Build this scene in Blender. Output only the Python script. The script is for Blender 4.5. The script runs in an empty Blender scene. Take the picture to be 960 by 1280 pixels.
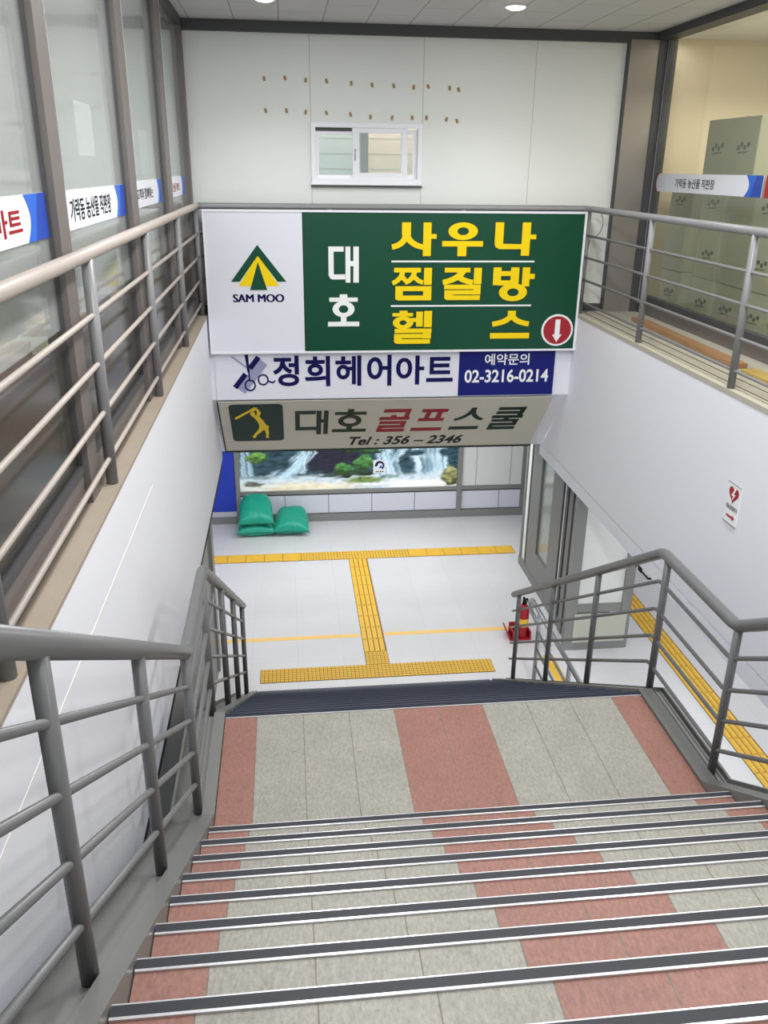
import bpy, bmesh, math, random
from mathutils import Vector, Matrix, noise
random.seed(7)
SC = bpy.context.scene
COL = SC.collection
R = math.radians
# ------------------------------------------------------------------ camera
F_PX = 1059.15
pitch, yaw, roll, eye = R(22.082), R(6.58), R(0.713), 1.5656
cam = bpy.data.cameras.new('camera'); camo = bpy.data.objects.new('camera', cam); COL.objects.link(camo)
cam.sensor_fit = 'HORIZONTAL'; cam.sensor_width = 36; cam.lens = F_PX*36/960; cam.clip_start = .05
fw = Vector((math.sin(yaw)*math.cos(pitch), math.cos(yaw)*math.cos(pitch), -math.sin(pitch)))
ri = Vector((math.cos(yaw), -math.sin(yaw), 0)); up = ri.cross(fw)
r2 = math.cos(roll)*ri+math.sin(roll)*up; u2 = -math.sin(roll)*ri+math.cos(roll)*up
M = Matrix((r2, u2, -fw)).transposed().to_4x4(); M.translation = Vector((0, 0, eye))
camo.matrix_world = M
SC.camera = camo
# ------------------------------------------------------------------ world, lights, exposure
w = bpy.data.worlds.new('world'); SC.world = w; w.use_nodes = True
bg = w.node_tree.nodes['Background']; bg.inputs[0].default_value = (.86, .93, 1, 1); bg.inputs[1].default_value = 1.3
SC.view_settings.view_transform = 'Standard'; SC.view_settings.look = 'None'
SC.view_settings.exposure = 0.05; SC.view_settings.gamma = 1; SC.view_settings.use_curve_mapping = False
SC.cycles.max_bounces = 8; SC.cycles.diffuse_bounces = 5; SC.cycles.transparent_max_bounces = 12
SC.cycles.use_denoising = True

def area(name, loc, sx, sy, power, col=(1, 1, 1), rot=(0, 0, 0)):
    l = bpy.data.lights.new(name, 'AREA'); l.shape = 'RECTANGLE'; l.size = sx; l.size_y = sy; l.energy = power; l.color = col
    o = bpy.data.objects.new(name, l); o.location = loc; o.rotation_euler = rot; COL.objects.link(o); return o
for xx, yy, pw in ((.35, .5, 28), (2.7, .5, 46), (.35, 3.0, 66), (2.7, 3.0, 54), (.35, 5.3, 66), (2.7, 5.3, 46), (.35, 7.4, 24), (2.7, 7.4, 28)):
    area('ceiling_light', (xx, yy, 2.93), .4, .4, pw)
area('concourse_light', (1.3, 12.6, -1.99), 4.5, .5, 62, (.985, .99, 1))
area('concourse_light', (6.2, 8.0, -2.05), .5, 7, 50, (.985, .99, 1))
area('concourse_light', (4.4, 6.5, -2.05), .5, 5, 28, (.985, .99, 1))
area('concourse_light', (-2.4, 11.0, -2.2), .5, 2, 22, (.985, .99, 1))
area('concourse_light', (1.2, 11.2, -1.99), 3.5, .3, 12, (.985, .99, 1))
area('shop_light', (-2.0, 5.5, 2.9), 1.0, 8, 66, (.98, 1, .985))
area('shop_light', (5.0, 7.6, 2.4), .5, 4.0, 66, (1, .92, .80))
area('shop_light', (4.42, 8.0, 2.9), .2, 4.5, 14, (1, .96, .88))

# ------------------------------------------------------------------ materials
def nodes_of(m): return m.node_tree.nodes, m.node_tree.links
def mat(name, col, rough=.5, metal=0, var=0, scale=20, bump=0, bscale=60, spec=.5, emit=0):
    m = bpy.data.materials.new(name); m.use_nodes = True; n, l = nodes_of(m); b = n['Principled BSDF']
    b.inputs['Base Color'].default_value = (*col, 1); b.inputs['Roughness'].default_value = rough; b.inputs['Metallic'].default_value = metal
    b.inputs['Specular IOR Level'].default_value = spec
    tc = n.new('ShaderNodeTexCoord')
    if var:
        nz = n.new('ShaderNodeTexNoise'); nz.inputs['Scale'].default_value = scale; nz.inputs['Detail'].default_value = 5
        l.new(tc.outputs['Object'], nz.inputs['Vector'])
        mx = n.new('ShaderNodeMix'); mx.data_type = 'RGBA'
        mx.inputs[6].default_value = (*[c*(1-var) for c in col], 1); mx.inputs[7].default_value = (*[min(1, c*(1+var)) for c in col], 1)
        l.new(nz.outputs['Fac'], mx.inputs[0]); l.new(mx.outputs[2], b.inputs['Base Color'])
    if bump:
        nb = n.new('ShaderNodeTexNoise'); nb.inputs['Scale'].default_value = bscale; l.new(tc.outputs['Object'], nb.inputs['Vector'])
        bp = n.new('ShaderNodeBump'); bp.inputs['Strength'].default_value = bump; bp.inputs['Distance'].default_value = .01
        l.new(nb.outputs['Fac'], bp.inputs['Height']); l.new(bp.outputs['Normal'], b.inputs['Normal'])
    if emit:
        b.inputs['Emission Color'].default_value = (*col, 1); b.inputs['Emission Strength'].default_value = emit
    return m
def srgb(r, g, b):
    f = lambda c: (c/255/12.92) if c/255 <= .04045 else ((c/255+.055)/1.055)**2.4
    return (f(r), f(g), f(b))
M_white = mat('white_paint', srgb(233, 235, 243), .55, var=.015, scale=1.5, bump=.05, bscale=30)
M_cream = mat('cream_panel', srgb(228, 231, 228), .45, var=.015, scale=1)
M_joint = mat('panel_joint', srgb(176, 180, 168), .6)
M_rail = mat('grey_rail_paint', srgb(128, 128, 130), .38, var=.06, scale=9)
M_railtop = mat('worn_rail_paint', srgb(172, 162, 155), .42, var=.07, scale=14)
M_stairrail = mat('dark_grey_rail_paint', srgb(102, 103, 104), .36, var=.06, scale=9)
M_string = mat('stringer_paint', srgb(112, 113, 110), .4, var=.06, scale=6)
M_ledge = mat('ledge_paint', srgb(158, 146, 131), .7, var=.10, scale=5, bump=.1)
M_ledge2 = mat('ledge_stone', srgb(176, 172, 158), .65, var=.08, scale=8)
M_dark = mat('dark_trim', srgb(70, 71, 74), .5)
M_black = mat('black_gap', srgb(22, 22, 24), .7)
M_mull = mat('brown_grey_mullion', srgb(108, 101, 98), .45, var=.05, scale=4)
M_steel = mat('brushed_steel', srgb(152, 146, 140), .36, .45, var=.05, scale=3)
M_frame = mat('grey_frame', srgb(140, 142, 140), .4, .2, var=.03)
M_dframe = mat('door_frame_grey', srgb(124, 124, 121), .45, .2, var=.03)
M_alu = mat('aluminium', srgb(215, 216, 220), .3, .6)
M_chrome = mat('stainless', srgb(165, 166, 170), .36, .85)
M_nose = mat('rubber_nosing', srgb(34, 37, 46), .6, var=.15, scale=40)
M_nose2 = mat('ribbed_rubber', srgb(50, 55, 70), .3, var=.12, scale=30)
M_yel = mat('yellow_tactile', srgb(238, 192, 66), .5, var=.10, scale=12)
M_grout = mat('yellow_groove', srgb(120, 88, 38), .7)
M_orange = mat('orange_tape', srgb(248, 205, 110), .5, var=.04)
M_red = mat('red_paint', srgb(165, 26, 40), .4)
M_blue = mat('blue_board', srgb(28, 62, 190), .4, var=.03)
M_bag = mat('green_bag', srgb(24, 162, 134), .42, var=.10, scale=14, bump=.25, bscale=25)
M_bagseam = mat('bag_seam', srgb(18, 110, 88), .6)
M_signw = mat('sign_white', srgb(226, 228, 238), .35, var=.03, scale=1.5)
M_signg = mat('sign_green', srgb(8, 72, 49), .34, spec=.35, var=.05, scale=1)
M_signgd = mat('sign_green_dark', srgb(12, 44, 35), .4, spec=.12)
M_signb = mat('sign_beige', srgb(206, 203, 190), .45, var=.03, scale=2, spec=.12)
M_signv = mat('sign_blue', srgb(24, 30, 112), .45, var=.04, spec=.2)
M_navy = mat('navy_letters', srgb(20, 18, 82), .5, spec=.15)
M_ly = mat('yellow_letters', srgb(246, 214, 28), .4, spec=.12)
M_outline = mat('letter_outline', srgb(18, 56, 30), .5)
M_lw = mat('white_letters', srgb(240, 242, 242), .4, spec=.12)
M_lr = mat('red_letters', srgb(150, 24, 36), .45, spec=.12)
M_lg = mat('green_letters', srgb(12, 44, 32), .45, spec=.12)
M_lk = mat('black_letters', srgb(14, 14, 16), .5, spec=.12)
M_mauve = mat('pale_blue_grey', srgb(150, 152, 186), .5)
M_tilew = mat('pale_blue_tile', srgb(222, 225, 236), .3, var=.02)
M_gwood = mat('brown_wood', srgb(168, 128, 92), .6, var=.15, scale=8)
M_ywood = mat('yellow_wood', srgb(196, 168, 96), .6, var=.12, scale=8)
M_carton = mat('grey_green_carton', srgb(150, 152, 132), .7, var=.05, scale=6)
M_carton2 = mat('pale_carton', srgb(176, 180, 160), .7, var=.06, scale=6)
M_brownbox = mat('brown_carton', srgb(92, 82, 76), .8, var=.15, scale=6)
M_paper = mat('paper', srgb(236, 240, 236), .7)
M_warm = mat('warm_wall', srgb(240, 228, 204), .7, var=.05, scale=1)
M_shopw = mat('shop_wall', srgb(184, 191, 187), .7, var=.10, scale=1.2)
M_shopf = mat('shop_floor', srgb(120, 112, 104), .5, var=.15, scale=4)
M_cblue = mat('bright_blue', srgb(30, 98, 205), .4)
M_cblue2 = mat('deep_blue', srgb(24, 66, 170), .4)
M_corange = mat('orange_print', srgb(236, 132, 60), .4)
M_pvc = mat('white_pvc', srgb(238, 239, 246), .35)
M_stub = mat('stub_brown', srgb(150, 138, 60), .6)
M_concrete = mat('soffit_grey', srgb(190, 190, 190), .7, var=.05)
M_granite = mat('dark_granite', srgb(88, 86, 82), .35, var=.35, scale=25)

def floor_mat():
    m = bpy.data.materials.new('polished_floor'); m.use_nodes = True; n, l = nodes_of(m); b = n['Principled BSDF']
    tc = n.new('ShaderNodeTexCoord'); br = n.new('ShaderNodeTexBrick')
    br.offset = 0; br.inputs['Scale'].default_value = 1; br.inputs['Brick Width'].default_value = .6; br.inputs['Row Height'].default_value = .6
    br.inputs['Mortar Size'].default_value = .003
    br.inputs['Color1'].default_value = (*srgb(217, 217, 218), 1); br.inputs['Color2'].default_value = (*srgb(215, 215, 216), 1)
    br.inputs['Mortar'].default_value = (*srgb(203, 203, 206), 1)
    l.new(tc.outputs['Object'], br.inputs['Vector'])
    nz = n.new('ShaderNodeTexNoise'); nz.inputs['Scale'].default_value = 1.6; nz.inputs['Detail'].default_value = 6; l.new(tc.outputs['Object'], nz.inputs['Vector'])
    mp = n.new('ShaderNodeMapRange'); mp.inputs[3].default_value = .93; mp.inputs[4].default_value = 1.03; l.new(nz.outputs['Fac'], mp.inputs[0])
    mx = n.new('ShaderNodeMix'); mx.data_type = 'RGBA'; mx.blend_type = 'MULTIPLY'; mx.inputs[0].default_value = 1
    l.new(br.outputs['Color'], mx.inputs[6]); l.new(mp.outputs[0], mx.inputs[7]); l.new(mx.outputs[2], b.inputs['Base Color'])
    b.inputs['Roughness'].default_value = .3
    return m
M_floor = floor_mat()

def ceil_mat():
    m = bpy.data.materials.new('ceiling_tile'); m.use_nodes = True; n, l = nodes_of(m); b = n['Principled BSDF']
    tc = n.new('ShaderNodeTexCoord'); br = n.new('ShaderNodeTexBrick'); br.offset = .5
    mpg = n.new('ShaderNodeMapping'); mpg.inputs['Rotation'].default_value = (0, 0, R(90)); l.new(tc.outputs['Object'], mpg.inputs['Vector'])
    br.inputs['Scale'].default_value = 1; br.inputs['Brick Width'].default_value = .9; br.inputs['Row Height'].default_value = .45
    br.inputs['Mortar Size'].default_value = .006
    c = srgb(205, 205, 206)
    br.inputs['Color1'].default_value = (*c, 1); br.inputs['Color2'].default_value = (*[x*.98 for x in c], 1); br.inputs['Mortar'].default_value = (*srgb(150, 149, 147), 1)
    l.new(mpg.outputs[0], br.inputs['Vector']); l.new(br.outputs['Color'], b.inputs['Base Color']); b.inputs['Roughness'].default_value = .8
    return m
M_ceil = ceil_mat()

XG = (-.277, .6235, 1.2213, 2.1222)       # where the red and the grey stone tiles of the stairs meet
def stair_mat():
    m = bpy.data.materials.new('red_and_grey_stone_tiles'); m.use_nodes = True; n, l = nodes_of(m); b = n['Principled BSDF']
    tc = n.new('ShaderNodeTexCoord'); sp = n.new('ShaderNodeSeparateXYZ'); l.new(tc.outputs['Object'], sp.inputs[0])
    def mth(op, a, bb):
        q = n.new('ShaderNodeMath'); q.operation = op
        for i, v in enumerate((a, bb)):
            if isinstance(v, (int, float)): q.inputs[i].default_value = v
            elif v is not None: l.new(v, q.inputs[i])
        return q.outputs[0]
    x = sp.outputs[0]
    grey = mth('ADD', mth('MULTIPLY', mth('GREATER_THAN', x, XG[0]), mth('LESS_THAN', x, XG[1])), mth('MULTIPLY', mth('GREATER_THAN', x, XG[2]), mth('LESS_THAN', x, XG[3])))
    sh = mth('FRACT', mth('DIVIDE', mth('ADD', x, 3.277), .3), None)
    jx = mth('LESS_THAN', mth('ABSOLUTE', mth('SUBTRACT', sh, .5), None), .4925)
    sy = mth('FRACT', mth('DIVIDE', mth('ADD', sp.outputs[1], .253), .6), None)
    jy = mth('LESS_THAN', mth('ABSOLUTE', mth('SUBTRACT', sy, .5), None), .497)
    joint = jx
    n1 = n.new('ShaderNodeTexNoise'); n1.inputs['Scale'].default_value = 55; n1.inputs['Detail'].default_value = 6; n1.inputs['Roughness'].default_value = .7
    n2 = n.new('ShaderNodeTexNoise'); n2.inputs['Scale'].default_value = 4; n2.inputs['Detail'].default_value = 4
    mpg = n.new('ShaderNodeMapping'); mpg.inputs['Scale'].default_value = (1.6, .7, 1); l.new(tc.outputs['Object'], mpg.inputs['Vector'])
    l.new(mpg.outputs[0], n1.inputs['Vector']); l.new(tc.outputs['Object'], n2.inputs['Vector'])
    r1 = n.new('ShaderNodeMapRange'); r1.inputs[1].default_value = .3; r1.inputs[2].default_value = .7; r1.inputs[3].default_value = .72; r1.inputs[4].default_value = 1.22; l.new(n1.outputs['Fac'], r1.inputs[0])
    r2_ = n.new('ShaderNodeMapRange'); r2_.inputs[3].default_value = .84; r2_.inputs[4].default_value = 1.13; l.new(n2.outputs['Fac'], r2_.inputs[0])
    mx = n.new('ShaderNodeMix'); mx.data_type = 'RGBA'; mx.inputs[6].default_value = (*srgb(142, 100, 89), 1); mx.inputs[7].default_value = (*srgb(147, 145, 136), 1)
    l.new(grey, mx.inputs[0])
    mj = n.new('ShaderNodeMix'); mj.data_type = 'RGBA'; mj.inputs[6].default_value = (*srgb(112, 100, 88), 1); l.new(mx.outputs[2], mj.inputs[7]); l.new(joint, mj.inputs[0])
    n3 = n.new('ShaderNodeTexNoise'); n3.inputs['Scale'].default_value = 150; n3.inputs['Detail'].default_value = 2; l.new(mpg.outputs[0], n3.inputs['Vector'])
    r3 = n.new('ShaderNodeMapRange'); r3.inputs[1].default_value = .66; r3.inputs[2].default_value = .72; r3.inputs[3].default_value = 1; r3.inputs[4].default_value = .68; l.new(n3.outputs['Fac'], r3.inputs[0])
    v = mth('MULTIPLY', mth('MULTIPLY', r1.outputs[0], r2_.outputs[0]), r3.outputs[0])
    mm = n.new('ShaderNodeMix'); mm.data_type = 'RGBA'; mm.blend_type = 'MULTIPLY'; mm.inputs[0].default_value = 1
    l.new(mj.outputs[2], mm.inputs[6]); l.new(v, mm.inputs[7]); l.new(mm.outputs[2], b.inputs['Base Color']); b.inputs['Roughness'].default_value = .5
    return m
M_stair = stair_mat()

def glass_mat(name, tint, milk, milkcol, rough=.08):
    """a shop window pane: partly see-through, partly covered by a milky film, with a clear gloss"""
    m = bpy.data.materials.new(name); m.use_nodes = True; n, l = nodes_of(m)
    out = n['Material Output']; n.remove(n['Principled BSDF'])
    t = n.new('ShaderNodeBsdfTransparent'); t.inputs[0].default_value = (*tint, 1)
    d = n.new('ShaderNodeBsdfDiffuse'); d.inputs[0].default_value = (*milkcol, 1)
    g = n.new('ShaderNodeBsdfGlossy'); g.inputs['Roughness'].default_value = rough; g.inputs[0].default_value = (.9, .95, .95, 1)
    fr = n.new('ShaderNodeFresnel'); fr.inputs[0].default_value = 1.45
    tc = n.new('ShaderNodeTexCoord'); nz = n.new('ShaderNodeTexNoise'); nz.inputs['Scale'].default_value = .8; l.new(tc.outputs['Object'], nz.inputs['Vector'])
    mp = n.new('ShaderNodeMapRange'); mp.inputs[3].default_value = milk*.8; mp.inputs[4].default_value = min(1, milk*1.2); l.new(nz.outputs['Fac'], mp.inputs[0])
    a = n.new('ShaderNodeMixShader'); l.new(mp.outputs[0], a.inputs[0]); l.new(t.outputs[0], a.inputs[1]); l.new(d.outputs[0], a.inputs[2])
    c = n.new('ShaderNodeMixShader'); ge = n.new('ShaderNodeNewGeometry'); sb = n.new('ShaderNodeMath'); sb.operation = 'SUBTRACT'; sb.inputs[0].default_value = 1; l.new(ge.outputs['Backfacing'], sb.inputs[1]); ml = n.new('ShaderNodeMath'); ml.operation = 'MULTIPLY'; l.new(fr.outputs[0], ml.inputs[0]); l.new(sb.outputs[0], ml.inputs[1]); l.new(ml.outputs[0], c.inputs[0]); l.new(a.outputs[0], c.inputs[1]); l.new(g.outputs[0], c.inputs[2]); l.new(c.outputs[0], out.inputs[0])
    return m
M_glassL = glass_mat('milky_glass', (.88, .90, .89), .30, srgb(206, 208, 206))
M_glassLow = glass_mat('brown_tint_glass', (.80, .77, .74), .07, srgb(150, 140, 130), .15)  # lower panes: brown tint and only a thin film
M_glassR = glass_mat('clear_glass', (.90, .9, .86), .10, srgb(190, 195, 180))
M_glassW = glass_mat('window_glass', (.9, .93, .93), .12, srgb(210, 216, 214))
M_glassD = glass_mat('door_glass', (.75, .78, .74), .45, srgb(180, 184, 172))

# ------------------------------------------------------------------ mesh collector
class MB:
    def __init__(self): self.v = []; self.f = []; self.m = []; self.s = []; self.mi = 0; self.sm = False
    def quad(self, *p):
        k = len(self.v); self.v += [tuple(q) for q in p]; self.f.append(tuple(range(k, k+len(p)))); self.m.append(self.mi); self.s.append(self.sm); return self
    def box(self, x0, x1, y0, y1, z0, z1):
        k = len(self.v)
        self.v += [(x, y, z) for z in (z0, z1) for y in (y0, y1) for x in (x0, x1)]
        for f in ((0, 2, 3, 1), (4, 5, 7, 6), (0, 1, 5, 4), (1, 3, 7, 5), (3, 2, 6, 7), (2, 0, 4, 6)):
            self.f.append(tuple(k+i for i in f)); self.m.append(self.mi); self.s.append(False)
        return self
    def prism(self, pts, axis, a0, a1):
        """polygon pts extruded along axis 'x','y' or 'z'"""
        k = len(self.v); n = len(pts)
        def P(p, a): return (a, p[0], p[1]) if axis == 'x' else (p[0], a, p[1]) if axis == 'y' else (p[0], p[1], a)
        self.v += [P(p, a0) for p in pts]+[P(p, a1) for p in pts]
        self.f.append(tuple(range(k, k+n))); self.f.append(tuple(range(k+2*n-1, k+n-1, -1)))
        for i in range(n): self.f.append((k+i, k+(i+1) % n, k+n+(i+1) % n, k+n+i))
        self.m += [self.mi]*(n+2); self.s += [False]*(n+2); return self
    def tube(self, pts, r, seg=14, caps=True, closed=False):
        """a round bar swept along a polyline with mitred corners"""
        pts = [Vector(p) for p in pts]; n = len(pts); k0 = len(self.v)
        def dirn(i, j): return (pts[j]-pts[i]).normalized()
        ref = None
        for i in range(n):
            if closed: a, b = dirn((i-1) % n, i), dirn(i, (i+1) % n)
            else:
                a = dirn(i-1, i) if i else dirn(0, 1); b = dirn(i, i+1) if i < n-1 else a
            t = (a+b).normalized() if (a+b).length > 1e-6 else a
            if ref is None:
                ref = Vector((0, 0, 1)) if abs(a.z) < .9 else Vector((0, 1, 0))
                ref = (ref-a*ref.dot(a)).normalized()
            else: ref = (ref-a*ref.dot(a)).normalized()
            s = a.cross(ref)
            for q in range(seg):
                an = 2*math.pi*q/seg; o = (ref*math.cos(an)+s*math.sin(an))*r
                d = a.dot(t); o = o-a*(o.dot(t)/max(.3, d))
                self.v.append(tuple(pts[i]+o))
            if i < n-1 or closed: ref = (ref-b*ref.dot(b)).normalized()
        for i in range(n if closed else n-1):
            for q in range(seg):
                j = (i+1) % n
                self.f.append((k0+i*seg+q, k0+i*seg+(q+1) % seg, k0+j*seg+(q+1) % seg, k0+j*seg+q)); self.m.append(self.mi); self.s.append(True)
        if caps and not closed:
            self.f.append(tuple(k0+q for q in reversed(range(seg)))); self.f.append(tuple(k0+(n-1)*seg+q for q in range(seg))); self.m += [self.mi]*2; self.s += [False]*2
        return self
    def lathe(self, prof, c, seg=24, axis='z'):
        k = len(self.v)
        for (r, h) in prof:
            for q in range(seg):
                a = 2*math.pi*q/seg; p = (r*math.cos(a), r*math.sin(a), h)
                if axis == 'y': p = (p[0], p[2], p[1])
                self.v.append((c[0]+p[0], c[1]+p[1], c[2]+p[2]))
        for i in range(len(prof)-1):
            for q in range(seg):
                self.f.append((k+i*seg+q, k+i*seg+(q+1) % seg, k+(i+1)*seg+(q+1) % seg, k+(i+1)*seg+q)); self.m.append(self.mi); self.s.append(True)
        self.f.append(tuple(k+q for q in reversed(range(seg)))); self.f.append(tuple(k+(len(prof)-1)*seg+q for q in range(seg))); self.m += [self.mi]*2; self.s += [False]*2
        return self
    def build(self, name, mats, parent=None, bevel=0, loc=None):
        me = bpy.data.meshes.new(name); me.from_pydata(self.v, [], self.f)
        for mm in (mats if isinstance(mats, (list, tuple)) else [mats]): me.materials.append(mm)
        me.polygons.foreach_set('material_index', self.m); me.polygons.foreach_set('use_smooth', self.s)
        bm = bmesh.new(); bm.from_mesh(me); bmesh.ops.recalc_face_normals(bm, faces=bm.faces); bm.to_mesh(me); bm.free()
        me.update()
        o = bpy.data.objects.new(name, me); COL.objects.link(o)
        if parent is not None: o.parent = parent
        if loc is not None: o.location = loc
        if bevel:
            b = o.modifiers.new('bevel', 'BEVEL'); b.width = bevel; b.segments = 2; b.limit_method = 'ANGLE'
        return o
def tag(o, label, cat, group=None, kind=None):
    o['label'] = label; o['category'] = cat
    if group: o['group'] = group
    if kind: o['kind'] = kind
    return o
def thing(name, label, cat, loc=(0, 0, 0), group=None):
    o = bpy.data.objects.new(name, None); COL.objects.link(o); o.location = loc; o.empty_display_size = .1
    return tag(o, label, cat, group)
def struct(o):
    o['kind'] = 'structure'; return o
def group_struct(name):
    o = bpy.data.objects.new(name, None); COL.objects.link(o); o['kind'] = 'structure'; return o
def copy_tree(o, parent=None):
    c = o.copy(); COL.objects.link(c)
    if parent is not None: c.parent = parent
    for ch in [x for x in o.children]: copy_tree(ch, c)
    return c

# =================================================================== dimensions
ZL, RISE, TREAD, YN, YL = -1.775, .1774, .2818, 3.51, 4.747
ZC = -4.43
XL, XR = -.905, 3.40                # the white side walls of the stairwell
SX0, SX1 = -.482, 2.335             # the stair treads
YB = 10.05                          # cream back wall
ZCE = 2.955
# =================================================================== structure
struct(MB().box(-4, 10, -3, 17, ZC-.2, ZC).build('floor', M_floor))
struct(MB().box(-1.02, 4.2, -3.2, .973, -.35, 0).build('floor_upper', M_ledge2))
# ceiling of the upper hall
struct(MB().box(-1.1, 4.3, -3.2, YB+.1, ZCE, ZCE+.15).build('ceiling', M_ceil))
# white side walls under the ledges
b = MB().box(XL-.12, XL, -3.2, 9.9, -2.0, -.02); b.prism([(9.9, -2.0), (9.9, -.95), (10.75, -1.9), (10.75, -2.0)], 'x', XL-.12, XL)
struct(b.build('wall_left', M_white))
struct(MB().box(XL, XL+.0015, 1.0, 5.3, -.40, -.36).build('trim_14', mat('cream_seam', srgb(234, 234, 236), .6)))
struct(MB().box(XL-.35, XL-.015, -3.0, 10.75, -2.12, -2.0).build('trim_1', M_black))
b = MB().box(XR, XR+.12, -3.2, 9.9, -1.895, -.04); b.prism([(9.9, -1.895), (9.9, -.95), (10.75, -1.9), (10.75, -1.905)], 'x', XR, XR+.12)
struct(b.build('wall_right', M_white))
struct(MB().box(XR+.012, XR+.12, -3.0, 10.75, -1.907, -1.895).build('trim_2', M_black))
struct(MB().box(XR, XR+.14, -3.2, 10.85, -2.06, -1.907).build('trim_3', M_white))
# ledges that carry the upper railing
struct(MB().box(-1.10, XL+.004, .97, YB, -.02, 0).build('trim_4', M_ledge))
b = MB().box(XR-.004, 4.2, .97, YB, -.04, 0); b.mi = 1
b.box(XR+.11, XR+.122, .98, YB-.1, 0, .003); b.box(XR+.245, XR+.255, .98, YB-.1, 0, .003)
struct(b.build('trim_5', [M_ledge2, M_dark]))
struct(MB().box(-1.10, XL-.12, -3.2, YB, -.3, -.02).build('trim_6', M_concrete))
struct(MB().box(XR+.12, 4.3, -3.2, YB, -.3, -.04).build('trim_7', M_concrete))
# beam and sloping soffit under the back railing
b = MB(); b.prism([(9.9, -.02), (YB+.15, -.02), (YB+1.2, -1.9), (10.78, -1.9), (9.9, -.985)], 'x', XL, XR)
struct(b.build('wall_soffit', M_white))
struct(MB().box(XL, XR, 9.84, YB+.2, -.02, 0).build('trim_8', M_ledge2))
# concourse ceilings
struct(MB().box(-4, 10, 10.86, 14.6, -1.93, -1.83).build('ceiling_concourse', M_white))
struct(MB().box(XR+.14, 10, -3, 10.85, -1.97, -1.87).build('ceiling_passage', M_white))
struct(MB().box(-4, XL-.35, -3, 10.85, -2.12, -2.0).build('ceiling_side', M_white))
# cream back wall of sandwich panels
JX = (-1.0, .312, 1.528, 2.752, 3.97)
g = group_struct('wall_back')
WX0, WX1, WZ0, WZ1 = .31, 1.53, 1.395, 2.017
for i in range(4):
    x0, x1 = JX[i]+.003, JX[i+1]-.003
    bb = MB()
    if i == 1: bb.box(x0, x1, YB, YB+.08, .06, WZ0+.03).box(x0, x1, YB, YB+.08, WZ1-.03, ZCE)
    else: bb.box(x0, x1, YB, YB+.08, .06, ZCE)
    o = bb.build('wall_panel', M_cream, g)
    # narrow shut gaps between the panels read as fine lines
for i in range(1, 4):
    if i in (1, 2): MB().box(JX[i]-.003, JX[i]+.003, YB+.004, YB+.05, .06, WZ0).box(JX[i]-.003, JX[i]+.003, YB+.004, YB+.05, WZ1, ZCE).build('panel_joint', M_joint, g)
    else: MB().box(JX[i]-.003, JX[i]+.003, YB+.004, YB+.05, .06, ZCE).build('panel_joint', M_joint, g)
struct(MB().box(-1.0, 3.76, YB-.012, YB+.08, 0, .09).build('baseboard_back', M_dark))
struct(MB().box(-1.02, 4.2, YB-.05, YB+.05, 2.85, ZCE).build('trim_9', M_dark))
struct(MB().box(4.06, 4.24, -3, YB, 2.88, ZCE).build('trim_10', M_dark))
struct(MB().box(-1.12, -.98, -3, YB, 2.88, ZCE).build('trim_11', M_dark))
struct(MB().box(-1.12, -.985, YB-.13, YB, 0, ZCE).build('trim_12', M_mull, bevel=.004))
# steel clad corner column
b = MB().box(3.765, 4.09, YB-.06, YB+.1, 0, 2.88); b.mi = 1; b.box(3.745, 3.767, YB-.065, YB+.08, 0, 2.88); b.box(4.09, 4.19, YB-.075, YB+.05, 0, 2.88)
struct(b.build('column', [M_steel, M_dark]))

# ---- sliding window high in the back wall
win = group_struct('window_1')
b = MB(); y0, y1 = YB-.035, YB+.06
b.box(WX0, WX1, y0, y1, WZ0, WZ0+.06).box(WX0, WX1, y0, y1, WZ1-.05, WZ1).box(WX0, WX0+.05, y0, y1, WZ0+.06, WZ1-.05).box(WX1-.05, WX1, y0, y1, WZ0+.06, WZ1-.05)
b.build('window_frame', M_pvc, win, bevel=.004)
MB().box(WX0-.01, WX1+.01, YB-.05, YB-.036, WZ0-.006, WZ0+.012).build('window_sill', M_pvc, win)
MB().box(WX0-.004, WX1+.004, YB-.04, YB-.002, WZ0-.028, WZ0-.006).build('sill_shadow', M_dark, win)  # dark strip standing in for the shadow under the sill
MB().box(WX0+.05, .76, YB+.02, YB+.05, WZ1-.085, WZ1-.05).build('frame_shadow', M_dark, win)  # dark bar for the shadow the frame casts above the left sash
def sash(x0, x1, z0, z1, yy, t, name):
    o = MB().box(x0, x1, yy, yy+.03, z0, z0+t).box(x0, x1, yy, yy+.03, z1-t, z1).box(x0, x0+t, yy, yy+.03, z0+t, z1-t).box(x1-t, x1, yy, yy+.03, z0+t, z1-t).build(name, M_pvc, win, bevel=.003)
    MB().box(x0+t, x1-t, yy+.012, yy+.018, z0+t, z1-t).build('pane', M_glassW, o); return o
sash(WX0+.05, .85, WZ0+.06, WZ1-.085, YB+.022, .035, 'fixed_sash')
s = sash(.765, 1.37, WZ0+.05, WZ1-.03, YB-.02, .07, 'sliding_sash')
MB().box(.785, .797, YB-.03, YB-.02, 1.64, 1.76).build('latch', M_mauve, s)
sash(1.30, WX1-.05, WZ0+.06, WZ1-.06, YB+.022, .045, 'rear_sash')
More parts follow.
